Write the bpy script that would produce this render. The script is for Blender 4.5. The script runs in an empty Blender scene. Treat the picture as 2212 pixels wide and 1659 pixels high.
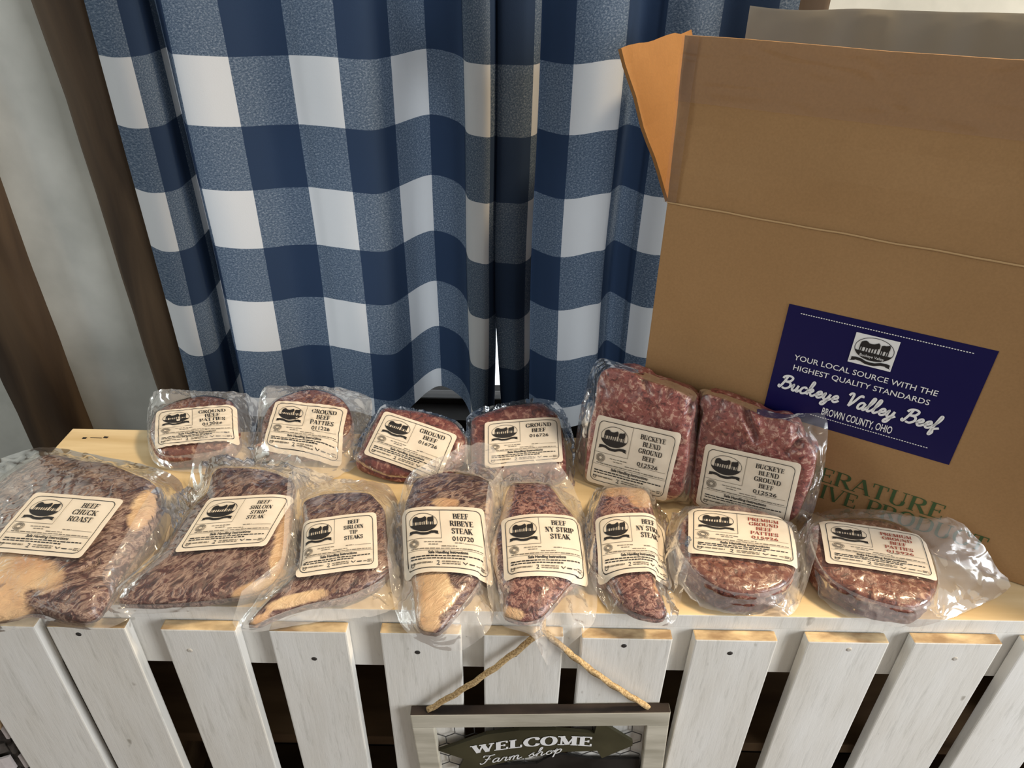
import bpy, math, random
from mathutils import Vector, Matrix, noise
import bmesh

# ------------------------------------------------------------------ camera, world, lights, exposure
F, CX, CY = 1520.0, 1106.0, 829.5          # focal length and centre in pixels of the 2212 x 1659 photograph
ZS = 0.80                                  # height of the counter top above the floor
HC = 0.56                                  # camera height above the counter top
ROLL, VY = 0.018, 2410.0
up = Vector((ROLL*VY, VY, F)).normalized()  # world axes seen in camera space
xa = Vector((1, -ROLL, 0)).normalized()
ya = up.cross(xa)
R3 = Matrix((xa, ya, up))                  # camera -> world
EYE = Vector((0, 0, ZS+HC))

scene = bpy.context.scene
COL = scene.collection
cam_d = bpy.data.cameras.new('camera')
cam_d.sensor_width = 36.0
cam_d.lens = F/2212.0*36.0
cam_d.clip_start = 0.02
cam = bpy.data.objects.new('camera', cam_d)
COL.objects.link(cam)
cam.matrix_world = Matrix.Translation(EYE) @ R3.to_4x4()
scene.camera = cam

world = bpy.data.worlds.new('room_light')
scene.world = world
world.use_nodes = True
bg = world.node_tree.nodes['Background']
bg.inputs[0].default_value = (1.0, 0.95, 0.88, 1)
bg.inputs[1].default_value = 0.30


def area(name, loc, target, sx, sy, power, col):
    d = bpy.data.lights.new(name, 'AREA')
    d.shape = 'RECTANGLE'
    d.size, d.size_y, d.energy, d.color = sx, sy, power, col
    o = bpy.data.objects.new(name, d)
    COL.objects.link(o)
    o.location = loc
    o.rotation_euler = (Vector(target)-Vector(loc)).to_track_quat('-Z', 'Y').to_euler()
    return o


# daylight from the right (lights the right-hand edges of the slats, throws the twine's shadow to the left), warm lamp
# high on the right (shadows of the packages fall to the left), daylight from the left grazing the plaster, and the
# bright outdoors behind the curtained window, seen through the gap between the curtains
area('window_right_offscreen', (2.6, -1.0, 1.45), (0.0, 0.55, 0.75), 1.4, 1.6, 74, (0.95, 0.98, 1.0))
area('ceiling_lamp_offscreen', (1.15, 0.45, 2.55), (-0.05, 0.60, 0.8), 0.22, 0.22, 38, (1.0, 0.78, 0.50))
area('window_left_offscreen', (-2.3, 0.45, 1.75), (-0.8, 1.03, 1.15), 0.8, 1.0, 17, (0.92, 1.0, 0.97))
area('outdoor_daylight_behind_window', (-0.13, 1.95, 0.8), (-0.13, 1.0, 0.8), 2.0, 2.8, 46, (0.80, 0.90, 1.0)).visible_camera = True
vs = scene.view_settings
vs.view_transform = 'Standard'
vs.look = 'None'
vs.gamma = 1.0
vs.use_curve_mapping = False
vs.exposure = 0.27

# ------------------------------------------------------------------ pixel helpers (a pixel gives a direction; distance comes from the surface touched)
def ray(px, py):
    return R3 @ Vector(((px-CX)/F, -(py-CY)/F, -1.0))
def onz(px, py, z=0.0):                     # z is above the counter top
    d = ray(px, py)
    return EYE + d*((ZS+z-EYE.z)/d.z)
def ony(px, py, y):
    d = ray(px, py)
    return EYE + d*(y/d.y)
def onplane(px, py, p, n):
    d = ray(px, py)
    return EYE + d*((p-EYE).dot(n)/d.dot(n))
def proj(p):
    c = R3.transposed() @ (p-EYE)
    return CX+F*c.x/-c.z, CY-F*c.y/-c.z

# ------------------------------------------------------------------ node materials
def new_mat(name):
    m = bpy.data.materials.new(name)
    m.use_nodes = True
    nt = m.node_tree
    return m, nt, nt.nodes['Principled BSDF'], nt.nodes['Material Output']
def N(nt, kind, **kw):
    n = nt.nodes.new(kind)
    for k, v in kw.items():
        if k.startswith('_'):
            setattr(n, k[1:], v)
        else:
            n.inputs[k.replace('_', ' ')].default_value = v
    return n
def ramp(nt, stops, interp='LINEAR'):
    r = nt.nodes.new('ShaderNodeValToRGB')
    r.color_ramp.interpolation = interp
    while len(r.color_ramp.elements) < len(stops):
        r.color_ramp.elements.new(0.5)
    for e, (p, c) in zip(r.color_ramp.elements, stops):
        e.position = p
        e.color = (*c, 1) if len(c) == 3 else c
    return r
def coords(nt, kind='Object', scale=(1, 1, 1), rot=(0, 0, 0)):
    t = nt.nodes.new('ShaderNodeTexCoord')
    mp = nt.nodes.new('ShaderNodeMapping')
    mp.inputs['Scale'].default_value = scale
    mp.inputs['Rotation'].default_value = rot
    nt.links.new(t.outputs[kind], mp.inputs['Vector'])
    return mp.outputs['Vector']
def bump(nt, height, strength=0.3, dist=0.002):
    b = nt.nodes.new('ShaderNodeBump')
    b.inputs['Strength'].default_value = strength
    b.inputs['Distance'].default_value = dist
    nt.links.new(height, b.inputs['Height'])
    return b.outputs['Normal']
def mixc(nt, fac, a, b, mode='MIX'):
    m = nt.nodes.new('ShaderNodeMix')
    m.data_type = 'RGBA'
    m.blend_type = mode
    for s, v in ((0, fac), (6, a), (7, b)):
        if hasattr(v, 'is_linked') or isinstance(v, bpy.types.NodeSocket):
            nt.links.new(v, m.inputs[s])
        else:
            m.inputs[s].default_value = v if s == 0 else (*v, 1)
    return m.outputs[2]
def plain(name, col, rough=0.6, spec=0.3):
    m, nt, p, o = new_mat(name)
    p.inputs['Base Color'].default_value = (*col, 1)
    p.inputs['Roughness'].default_value = rough
    p.inputs['Specular IOR Level'].default_value = spec
    return m
def noisy(name, c1, c2, scale=(8, 8, 8), rough=0.7, detail=6, bstr=0.2, bdist=0.002, lo=0.35, hi=0.65, rot=(0, 0, 0), spec=0.3, kind='Object', distortion=0.0):
    m, nt, p, o = new_mat(name)
    v = coords(nt, kind, scale, rot)
    n = N(nt, 'ShaderNodeTexNoise', Scale=1.0, Detail=detail, Distortion=distortion)
    nt.links.new(v, n.inputs['Vector'])
    r = ramp(nt, [(lo, c1), (hi, c2)])
    nt.links.new(n.outputs['Fac'], r.inputs['Fac'])
    nt.links.new(r.outputs['Color'], p.inputs['Base Color'])
    nt.links.new(bump(nt, n.outputs['Fac'], bstr, bdist), p.inputs['Normal'])
    p.inputs['Roughness'].default_value = rough
    p.inputs['Specular IOR Level'].default_value = spec
    return m

M = {}
M['plaster'] = noisy('plaster', (0.40, 0.41, 0.385), (0.52, 0.53, 0.50), (9, 9, 9), 0.9, 8, 0.5, 0.004)
M['post'] = noisy('rough_hewn_wood', (0.016, 0.009, 0.005), (0.085, 0.054, 0.030), (14, 14, 2.2), 0.8, 9, 0.6, 0.004, 0.3, 0.72, distortion=0.6)
M['floor'] = noisy('floor_boards', (0.05, 0.03, 0.018), (0.12, 0.075, 0.045), (2, 14, 2), 0.6)
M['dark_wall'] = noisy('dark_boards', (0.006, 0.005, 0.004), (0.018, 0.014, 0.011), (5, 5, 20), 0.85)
M['inner_wood'] = noisy('stained_brown_wood', (0.09, 0.05, 0.024), (0.20, 0.12, 0.06), (4, 20, 20), 0.7)
M['raw_wood'] = noisy('raw_pine', (0.58, 0.42, 0.22), (0.74, 0.58, 0.35), (5, 40, 40), 0.65, 7, 0.1, 0.001)
M['end_grain'] = noisy('raw_end_grain', (0.30, 0.20, 0.11), (0.78, 0.60, 0.36), (30, 60, 60), 0.85, 6, 0.5, 0.002)
M['nail'] = plain('nail_head', (0.035, 0.032, 0.03), 0.5)
M['screw'] = plain('screw_head', (0.5, 0.47, 0.42), 0.35, 0.5)

def white_paint():
    m, nt, p, o = new_mat('white_wood_paint')
    v = coords(nt, 'Object', (14, 14, 3.0))
    n1 = N(nt, 'ShaderNodeTexNoise', Scale=1.0, Detail=8, Roughness=0.65)
    nt.links.new(v, n1.inputs['Vector'])
    v2 = coords(nt, 'Object', (160, 160, 14))
    n2 = N(nt, 'ShaderNodeTexNoise', Scale=1.0, Detail=6, Roughness=0.7)
    nt.links.new(v2, n2.inputs['Vector'])
    v3 = coords(nt, 'Object', (55, 55, 30))
    n3 = N(nt, 'ShaderNodeTexNoise', Scale=1.0, Detail=2)
    nt.links.new(v3, n3.inputs['Vector'])
    r1 = ramp(nt, [(0.3, (0.66, 0.63, 0.57)), (0.7, (0.80, 0.79, 0.76))])
    nt.links.new(n1.outputs['Fac'], r1.inputs['Fac'])
    r2 = ramp(nt, [(0.30, (0.72, 0.72, 0.70)), (0.46, (1, 1, 1))])
    nt.links.new(n2.outputs['Fac'], r2.inputs['Fac'])
    r3 = ramp(nt, [(0.24, (0.45, 0.42, 0.38)), (0.29, (1, 1, 1))])
    nt.links.new(n3.outputs['Fac'], r3.inputs['Fac'])
    c = mixc(nt, 0.7, r1.outputs['Color'], r2.outputs['Color'], 'MULTIPLY')
    c = mixc(nt, 0.8, c, r3.outputs['Color'], 'MULTIPLY')
    nt.links.new(c, p.inputs['Base Color'])
    nt.links.new(bump(nt, n2.outputs['Fac'], 0.35, 0.0012), p.inputs['Normal'])
    p.inputs['Roughness'].default_value = 0.55
    return m
M['white'] = white_paint()

def cardboard(name, c1, c2):
    m, nt, p, o = new_mat(name)
    v = coords(nt, 'Object', (7, 7, 7))
    n = N(nt, 'ShaderNodeTexNoise', Scale=1.0, Detail=5)
    nt.links.new(v, n.inputs['Vector'])
    v2 = coords(nt, 'Object', (420, 420, 420))
    n2 = N(nt, 'ShaderNodeTexNoise', Scale=1.0, Detail=2)
    nt.links.new(v2, n2.inputs['Vector'])
    r = ramp(nt, [(0.3, c1), (0.7, c2)])
    nt.links.new(n.outputs['Fac'], r.inputs['Fac'])
    r2 = ramp(nt, [(0.3, (0.9, 0.9, 0.9)), (0.7, (1, 1, 1))])
    nt.links.new(n2.outputs['Fac'], r2.inputs['Fac'])
    nt.links.new(mixc(nt, 1.0, r.outputs['Color'], r2.outputs['Color'], 'MULTIPLY'), p.inputs['Base Color'])
    nt.links.new(bump(nt, n.outputs['Fac'], 0.1, 0.003), p.inputs['Normal'])
    p.inputs['Roughness'].default_value = 0.7
    p.inputs['Specular IOR Level'].default_value = 0.25
    return m
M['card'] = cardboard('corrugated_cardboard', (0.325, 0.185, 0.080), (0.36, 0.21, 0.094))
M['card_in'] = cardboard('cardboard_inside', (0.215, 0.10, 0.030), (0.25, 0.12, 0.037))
M['card_edge'] = plain('cardboard_edge', (0.46, 0.30, 0.15), 0.8)
M['navy'] = plain('navy_sticker_paper', (0.006, 0.005, 0.062), 0.4)
M['sticker_white'] = plain('white_print', (0.80, 0.80, 0.80), 0.5)
M['green_ink'] = plain('green_box_ink', (0.045, 0.085, 0.03), 0.7)
M['paper'] = noisy('label_paper', (0.655, 0.57, 0.465), (0.715, 0.63, 0.52), (40, 40, 40), 0.5, 4, 0.15, 0.0006)
M['ink'] = plain('black_label_ink', (0.02, 0.018, 0.018), 0.5)
M['grey_ink'] = plain('grey_label_ink', (0.17, 0.145, 0.115), 0.6)
M['red_ink'] = plain('red_label_ink', (0.26, 0.04, 0.025), 0.5)
M['olive'] = noisy('olive_board_paint', (0.040, 0.036, 0.018), (0.065, 0.058, 0.03), (20, 20, 20), 0.6)
M['black_board'] = noisy('black_board_paint', (0.008, 0.007, 0.006), (0.02, 0.018, 0.016), (30, 30, 30), 0.6)
M['frame_wood'] = noisy('greyed_frame_wood', (0.36, 0.33, 0.26), (0.56, 0.52, 0.43), (10, 30, 60), 0.7, 7, 0.3, 0.001)
M['frame_dark'] = noisy('dark_frame_edge', (0.012, 0.008, 0.007), (0.04, 0.028, 0.022), (20, 20, 20), 0.7)
M['wire'] = plain('dark_wire', (0.05, 0.05, 0.05), 0.4, 0.6)
M['twine'] = noisy('jute_twine', (0.28, 0.18, 0.08), (0.58, 0.42, 0.22), (500, 500, 500), 0.9, 3, 0.6, 0.001)
M['basket_a'] = noisy('pale_grey_splint', (0.46, 0.41, 0.40), (0.66, 0.60, 0.59), (40, 40, 40), 0.7)
M['basket_b'] = noisy('charcoal_splint', (0.03, 0.025, 0.022), (0.10, 0.085, 0.075), (60, 60, 60), 0.7)
M['basket_c'] = noisy('tan_splint', (0.30, 0.20, 0.11), (0.46, 0.33, 0.20), (40, 40, 40), 0.7)
M['window_frame'] = noisy('window_frame_wood', (0.010, 0.007, 0.005), (0.022, 0.016, 0.012), (10, 10, 4), 0.6)

def clear_film(name, haze, rough, strength, scale, tint=(0.97, 0.965, 0.955), gloss=1.0):
    m, nt, p, o = new_mat(name)
    nt.nodes.remove(p)
    v = coords(nt, 'Object', scale)
    n = N(nt, 'ShaderNodeTexNoise', Scale=1.0, Detail=3, Roughness=0.55, Distortion=1.2)
    n.noise_type = 'RIDGED_MULTIFRACTAL'
    nt.links.new(v, n.inputs['Vector'])
    nrm = bump(nt, n.outputs['Fac'], strength, 0.003)
    tr = N(nt, 'ShaderNodeBsdfTransparent', Color=(*tint, 1))
    gl = N(nt, 'ShaderNodeBsdfGlossy', Roughness=rough)
    gl.inputs['Color'].default_value = (1, 1, 1, 1)
    nt.links.new(nrm, gl.inputs['Normal'])
    df = N(nt, 'ShaderNodeBsdfDiffuse')
    df.inputs['Color'].default_value = (0.85, 0.83, 0.82, 1)
    nt.links.new(nrm, df.inputs['Normal'])
    fr = N(nt, 'ShaderNodeFresnel', IOR=1.34)
    nt.links.new(nrm, fr.inputs['Normal'])
    mx = N(nt, 'ShaderNodeMixShader', Fac=haze)
    nt.links.new(tr.outputs[0], mx.inputs[1])
    nt.links.new(df.outputs[0], mx.inputs[2])
    mx2 = N(nt, 'ShaderNodeMixShader')
    fm = N(nt, 'ShaderNodeMath', _operation='MULTIPLY')
    fm.inputs[1].default_value = gloss
    nt.links.new(fr.outputs[0], fm.inputs[0])
    nt.links.new(fm.outputs[0], mx2.inputs[0])
    nt.links.new(mx.outputs[0], mx2.inputs[1])
    nt.links.new(gl.outputs[0], mx2.inputs[2])
    nt.links.new(mx2.outputs[0], o.inputs['Surface'])
    return m
M['film'] = clear_film('clear_vacuum_film', 0.10, 0.13, 0.6, (46, 46, 46), gloss=0.75)
M['film_tight'] = clear_film('tight_clear_film', 0.02, 0.13, 0.35, (90, 90, 90), gloss=0.30)
M['film_stiff'] = clear_film('loose_clear_film', 0.22, 0.13, 0.8, (44, 44, 44), gloss=0.45)
M['tape'] = clear_film('clear_packing_tape', 0.035, 0.12, 1.0, (14, 14, 46), (0.95, 0.91, 0.87), 0.6)
M['liner'] = noisy('grey_plastic_liner', (0.24, 0.222, 0.192), (0.285, 0.265, 0.232), (3, 3, 8), 0.38, 3, 0.35, 0.01, 0.3, 0.7, spec=0.5)
_nt = M['liner'].node_tree
_p = _nt.nodes['Principled BSDF']
_t = N(_nt, 'ShaderNodeBsdfTranslucent', Color=(0.55, 0.52, 0.45, 1))
_x = N(_nt, 'ShaderNodeMixShader', Fac=0.35)
_nt.links.new(_p.outputs[0], _x.inputs[1])
_nt.links.new(_t.outputs[0], _x.inputs[2])
_nt.links.new(_x.outputs[0], _nt.nodes['Material Output'].inputs['Surface'])
M['glass'] = clear_film('window_glass', 0.01, 0.02, 0.0, (1, 1, 1))

def steak(name, seed, dark, mid, grey, grey_amt, stretch, grain):
    m, nt, p, o = new_mat(name)
    tc = nt.nodes.new('ShaderNodeTexCoord')
    vr = nt.nodes.new('ShaderNodeVectorRotate')
    vr.rotation_type = 'Z_AXIS'
    vr.inputs['Angle'].default_value = math.radians(grain)
    nt.links.new(tc.outputs['Object'], vr.inputs['Vector'])
    def streak(k, w, det):
        mp = nt.nodes.new('ShaderNodeMapping')
        mp.inputs['Scale'].default_value = tuple(a*k for a in stretch)
        nt.links.new(vr.outputs[0], mp.inputs['Vector'])
        n = N(nt, 'ShaderNodeTexNoise', _noise_dimensions='4D', W=seed+w, Scale=1.0, Detail=det, Roughness=0.6, Distortion=1.5)
        nt.links.new(mp.outputs[0], n.inputs['Vector'])
        return n
    n1, n3 = streak(1.0, 0, 5), streak(2.3, 9, 3)
    v2 = coords(nt, 'Object', (26, 26, 26))
    n2 = N(nt, 'ShaderNodeTexNoise', _noise_dimensions='4D', W=seed+3, Scale=1.0, Detail=4)
    nt.links.new(v2, n2.inputs['Vector'])
    r1 = ramp(nt, [(0.38, dark), (0.475, mid), (0.52, mid), (0.585, grey), (0.68, mid)])
    nt.links.new(n1.outputs['Fac'], r1.inputs['Fac'])
    r2 = ramp(nt, [(0.4-grey_amt, (0, 0, 0)), (0.75-grey_amt, (1, 1, 1))])
    nt.links.new(n2.outputs['Fac'], r2.inputs['Fac'])
    r3 = ramp(nt, [(0.40, dark), (0.48, mid), (0.56, grey), (0.66, mid)])
    nt.links.new(n3.outputs['Fac'], r3.inputs['Fac'])
    lean = mixc(nt, 0.5, r1.outputs['Color'], r3.outputs['Color'])
    lean = mixc(nt, r2.outputs['Color'], r3.outputs['Color'], lean)
    at = nt.nodes.new('ShaderNodeAttribute')
    at.attribute_name = 'fat'
    ad = N(nt, 'ShaderNodeMath', _operation='ADD')
    nt.links.new(at.outputs['Fac'], ad.inputs[0])
    sb = N(nt, 'ShaderNodeMath', _operation='MULTIPLY_ADD')
    nt.links.new(n1.outputs['Fac'], sb.inputs[0])
    sb.inputs[1].default_value = 0.9
    sb.inputs[2].default_value = -0.45
    nt.links.new(sb.outputs[0], ad.inputs[1])
    rf = ramp(nt, [(0.42, (0, 0, 0)), (0.62, (1, 1, 1))])
    nt.links.new(ad.outputs[0], rf.inputs['Fac'])
    rfc = ramp(nt, [(0.35, (0.46, 0.25, 0.13)), (0.65, (0.64, 0.45, 0.26))])
    nt.links.new(n2.outputs['Fac'], rfc.inputs['Fac'])
    nt.links.new(mixc(nt, rf.outputs['Color'], lean, rfc.outputs['Color']), p.inputs['Base Color'])
    nt.links.new(bump(nt, n3.outputs['Fac'], 0.8, 0.003), p.inputs['Normal'])
    p.inputs['Roughness'].default_value = 0.42
    p.inputs['Coat Weight'].default_value = 0.35
    p.inputs['Coat Roughness'].default_value = 0.15
    return m
DK, MD, GR = (0.022, 0.005, 0.006), (0.095, 0.034, 0.028), (0.40, 0.28, 0.215)
M['steak_a'] = steak('frozen_marbled_beef', 1.0, DK, MD, GR, 0.15, (24, 62, 50), -35)
M['steak_b'] = steak('dark_beef_strip', 7.0, (0.02, 0.005, 0.006), (0.085, 0.026, 0.023), (0.36, 0.245, 0.19), 0.12, (26, 62, 46), -50)
M['steak_c'] = steak('red_beef_steak', 12.0, (0.035, 0.007, 0.008), (0.13, 0.032, 0.028), (0.42, 0.235, 0.185), 0.08, (55, 62, 62), 0)

def ground(name, seed, c_dark, c_mid, c_fat, scale):
    m, nt, p, o = new_mat(name)
    v = coords(nt, 'Object', (scale, scale, scale))
    n1 = N(nt, 'ShaderNodeTexNoise', _noise_dimensions='4D', W=seed, Scale=1.0, Detail=4, Roughness=0.65, Distortion=0.8)
    nt.links.new(v, n1.inputs['Vector'])
    v2 = coords(nt, 'Object', (24, 24, 24))
    n2 = N(nt, 'ShaderNodeTexNoise', _noise_dimensions='4D', W=seed+5, Scale=1.0, Detail=3)
    nt.links.new(v2, n2.inputs['Vector'])
    r1 = ramp(nt, [(0.38, c_dark), (0.46, c_mid), (0.53, c_mid), (0.62, c_fat)])
    nt.links.new(n1.outputs['Fac'], r1.inputs['Fac'])
    r2 = ramp(nt, [(0.35, (0.62, 0.55, 0.55)), (0.65, (1, 1, 1))])
    nt.links.new(n2.outputs['Fac'], r2.inputs['Fac'])
    nt.links.new(mixc(nt, 0.8, r1.outputs['Color'], r2.outputs['Color'], 'MULTIPLY'), p.inputs['Base Color'])
    nt.links.new(bump(nt, n1.outputs['Fac'], 0.5, 0.002), p.inputs['Normal'])
    p.inputs['Roughness'].default_value = 0.4
    p.inputs['Coat Weight'].default_value = 0.3
    p.inputs['Coat Roughness'].default_value = 0.15
    return m
M['ground_pink'] = ground('pink_ground_beef', 2.0, (0.10, 0.018, 0.018), (0.29, 0.075, 0.062), (0.62, 0.38, 0.30), 150)
M['ground_red'] = ground('dark_red_ground_beef', 5.0, (0.05, 0.008, 0.009), (0.16, 0.034, 0.030), (0.40, 0.20, 0.155), 120)
M['patty'] = ground('brown_beef_patty', 9.0, (0.06, 0.014, 0.011), (0.19, 0.066, 0.047), (0.46, 0.29, 0.21), 135)

def gingham():
    m, nt, p, o = new_mat('blue_check_cotton')
    t = nt.nodes.new('ShaderNodeUVMap')
    t.uv_map = 'checks'
    sp = nt.nodes.new('ShaderNodeSeparateXYZ')
    nt.links.new(t.outputs[0], sp.inputs[0])
    def parity(sock):
        a = N(nt, 'ShaderNodeMath', _operation='MULTIPLY')
        a.inputs[1].default_value = 0.5
        nt.links.new(sock, a.inputs[0])
        b = N(nt, 'ShaderNodeMath', _operation='FRACT')
        nt.links.new(a.outputs[0], b.inputs[0])
        c = N(nt, 'ShaderNodeMath', _operation='GREATER_THAN')
        c.inputs[1].default_value = 0.5
        nt.links.new(b.outputs[0], c.inputs[0])
        return c.outputs[0]
    pu, pv = parity(sp.outputs['X']), parity(sp.outputs['Y'])
    ad = N(nt, 'ShaderNodeMath', _operation='ADD')
    nt.links.new(pu, ad.inputs[0])
    nt.links.new(pv, ad.inputs[1])
    hv = N(nt, 'ShaderNodeMath', _operation='MULTIPLY')
    hv.inputs[1].default_value = 0.5
    nt.links.new(ad.outputs[0], hv.inputs[0])
    mp = N(nt, 'ShaderNodeMapping')
    mp.inputs['Scale'].default_value = (26, 42, 1)
    mp.inputs['Rotation'].default_value = (0, 0, 0.35)
    nt.links.new(t.outputs[0], mp.inputs['Vector'])
    n = N(nt, 'ShaderNodeTexNoise', Scale=1.0, Detail=5, Roughness=0.75)
    nt.links.new(mp.outputs[0], n.inputs['Vector'])
    rh = ramp(nt, [(0.36, (0.036, 0.056, 0.092)), (0.52, (0.085, 0.115, 0.160)), (0.68, (0.235, 0.265, 0.31))])
    nt.links.new(n.outputs['Fac'], rh.inputs['Fac'])
    # 0 white, 0.5 heather, 1 navy
    g1 = N(nt, 'ShaderNodeMath', _operation='GREATER_THAN')
    g1.inputs[1].default_value = 0.25
    nt.links.new(hv.outputs[0], g1.inputs[0])
    g2 = N(nt, 'ShaderNodeMath', _operation='GREATER_THAN')
    g2.inputs[1].default_value = 0.75
    nt.links.new(hv.outputs[0], g2.inputs[0])
    c = mixc(nt, g1.outputs[0], (0.50, 0.505, 0.515), rh.outputs['Color'])
    c = mixc(nt, g2.outputs[0], c, (0.021, 0.036, 0.070))
    nt.links.new(c, p.inputs['Base Color'])
    p.inputs['Roughness'].default_value = 0.9
    p.inputs['Specular IOR Level'].default_value = 0.1
    nt.links.new(bump(nt, n.outputs['Fac'], 0.25, 0.001), p.inputs['Normal'])
    tl = N(nt, 'ShaderNodeBsdfTranslucent')
    nt.links.new(c, tl.inputs['Color'])
    mx = N(nt, 'ShaderNodeMixShader', Fac=0.36)
    nt.links.new(p.outputs[0], mx.inputs[1])
    nt.links.new(tl.outputs[0], mx.inputs[2])
    nt.links.new(mx.outputs[0], o.inputs['Surface'])
    return m
M['gingham'] = gingham()

# ------------------------------------------------------------------ object helpers
def mesh_obj(name, verts, faces, mats, parent=None, smooth=False, midx=None):
    me = bpy.data.meshes.new(name)
    me.from_pydata([tuple(v) for v in verts], [], faces)
    for m in (mats if isinstance(mats, (list, tuple)) else [mats]):
        me.materials.append(M[m])
    if midx:
        me.polygons.foreach_set('material_index', midx)
    if smooth:
        me.polygons.foreach_set('use_smooth', [True]*len(me.polygons))
    me.update()
    o = bpy.data.objects.new(name, me)
    COL.objects.link(o)
    if parent:
        o.parent = parent
        o.matrix_parent_inverse = parent_mat(parent).inverted()
    return o
def parent_mat(o):
    m = Matrix.LocRotScale(o.location, o.rotation_euler, o.scale)
    return (parent_mat(o.parent) @ o.matrix_parent_inverse @ m) if o.parent else m
def empty(name, loc):
    o = bpy.data.objects.new(name, None)
    o.empty_display_size = 0.03
    COL.objects.link(o)
    o.location = loc
    return o
def tag(o, label=None, cat=None, group=None, kind=None):
    for k, v in (('label', label), ('category', cat), ('group', group), ('kind', kind)):
        if v:
            o[k] = v
    return o
class MB:                                   # collects shapes for ONE mesh
    def __init__(s):
        s.v, s.f, s.i = [], [], []
    def add(s, verts, faces, mi=0):
        b = len(s.v)
        s.v += [Vector(v) for v in verts]
        s.f += [tuple(b+k for k in f) for f in faces]
        s.i += [mi]*len(faces)
    def box(s, o, ax, ay, az, mi=0, bev=0.0):   # corner o, edge vectors; a bevelled box
        o, ax, ay, az = Vector(o), Vector(ax), Vector(ay), Vector(az)
        bm = bmesh.new()
        vs = [bm.verts.new(o+ax*i+ay*j+az*k) for k in (0, 1) for j in (0, 1) for i in (0, 1)]
        for f in ((0, 2, 3, 1), (4, 5, 7, 6), (0, 1, 5, 4), (2, 6, 7, 3), (0, 4, 6, 2), (1, 3, 7, 5)):
            bm.faces.new([vs[k] for k in f])
        if bev:
            bmesh.ops.bevel(bm, geom=bm.edges[:], offset=bev, segments=2, affect='EDGES', profile=0.6)
        bmesh.ops.recalc_face_normals(bm, faces=bm.faces)
        bm.verts.index_update()
        s.add([v.co.copy() for v in bm.verts], [[v.index for v in f.verts] for f in bm.faces], mi)
        bm.free()
    def tube(s, pts, rad, n=8, twist=0.0, lobes=0, cap=True):
        pts = [Vector(p) for p in pts]
        ring = []
        for i, p in enumerate(pts):
            t = (pts[min(i+1, len(pts)-1)]-pts[max(i-1, 0)]).normalized()
            a = t.orthogonal().normalized() if i == 0 else (a-t*a.dot(t)).normalized()
            b = t.cross(a)
            r = rad[i] if isinstance(rad, (list, tuple)) else rad
            row = []
            for k in range(n):
                an = 2*math.pi*k/n
                rr = r*(1+(0.22*math.cos(lobes*an-twist*i) if lobes else 0))
                row.append(p+(a*math.cos(an)+b*math.sin(an))*rr)
            ring.append(row)
        vs = [v for r_ in ring for v in r_]
        fs = [(i*n+k, i*n+(k+1) % n, (i+1)*n+(k+1) % n, (i+1)*n+k) for i in range(len(pts)-1) for k in range(n)]
        if cap:
            fs += [tuple(range(n-1, -1, -1)), tuple((len(pts)-1)*n+k for k in range(n))]
        s.add(vs, fs)
    def build(s, name, mats, parent=None, smooth=False):
        return mesh_obj(name, s.v, s.f, mats, parent, smooth, s.i)
def B3(o, ax, ay, az, bev=0.0):
    m = MB()
    m.box(o, ax, ay, az, 0, bev)
    return m
def spline(pts, n=8, closed=False):          # Catmull-Rom through points of any dimension
    P = [tuple(p) for p in pts]
    L = len(P)
    out = []
    segs = L if closed else L-1
    for i in range(segs):
        g = (lambda k: P[k % L]) if closed else (lambda k: P[min(max(k, 0), L-1)])
        p0, p1, p2, p3 = g(i-1), g(i), g(i+1), g(i+2)
        for k in range(n):
            t = k/n
            out.append(tuple(0.5*((2*b)+(-a+c)*t+(2*a-5*b+4*c-d)*t*t+(-a+3*b-3*c+d)*t**3) for a, b, c, d in zip(p0, p1, p2, p3)))
    if not closed:
        out.append(P[-1])
    return out
def lerp(a, b, t):
    return a+(b-a)*t
def Zr(z):                                   # height above the counter top -> world
    return ZS+z

# ------------------------------------------------------------------ lettering: flat 2-D shapes as lists of (points, faces)
class Ink:
    def __init__(s):
        s.v, s.f, s.z, s.n = [], [], [], 0        # z: tiny stacking offset so overlapping strokes never share a plane
    def poly(s, pts, faces, z=None):
        b = len(s.v)
        s.v += [tuple(p) for p in pts]
        s.n += 1
        s.z += z if z is not None else [(s.n % 9)*2.2e-5]*len(pts)
        s.f += [tuple(b+k for k in f) for f in faces]
    def ribbon(s, pts, w):                   # w: number or list of widths
        n = len(pts)
        L, Rr = [], []
        for i, p in enumerate(pts):
            a, b = pts[max(i-1, 0)], pts[min(i+1, n-1)]
            dx, dy = b[0]-a[0], b[1]-a[1]
            l = math.hypot(dx, dy) or 1
            ww = (w[i] if isinstance(w, list) else w)/2
            L.append((p[0]-dy/l*ww, p[1]+dx/l*ww))
            Rr.append((p[0]+dy/l*ww, p[1]-dx/l*ww))
        s.poly(L+Rr, [(n+i, n+i+1, i+1, i) for i in range(n-1)])
    def line(s, a, b, w, step=4.0):
        n = max(1, int(math.hypot(b[0]-a[0], b[1]-a[1])/step))
        s.ribbon([(lerp(a[0], b[0], i/n), lerp(a[1], b[1], i/n)) for i in range(n+1)], w)
    def fan(s, pts):
        c = (sum(p[0] for p in pts)/len(pts), sum(p[1] for p in pts)/len(pts))
        n = len(pts)
        s.poly(list(pts)+[c], [(i, (i+1) % n, n) for i in range(n)])
    def strip(s, xs, lo, hi):                # filled band between two curves
        n = len(xs)
        s.poly([(x, l) for x, l in zip(xs, lo)]+[(x, h) for x, h in zip(xs, hi)], [(i, i+1, n+i+1, n+i) for i in range(n-1)])
    def merge(s, o, f):
        s.poly([f(*p) for p in o.v], o.f, list(o.z))

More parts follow.
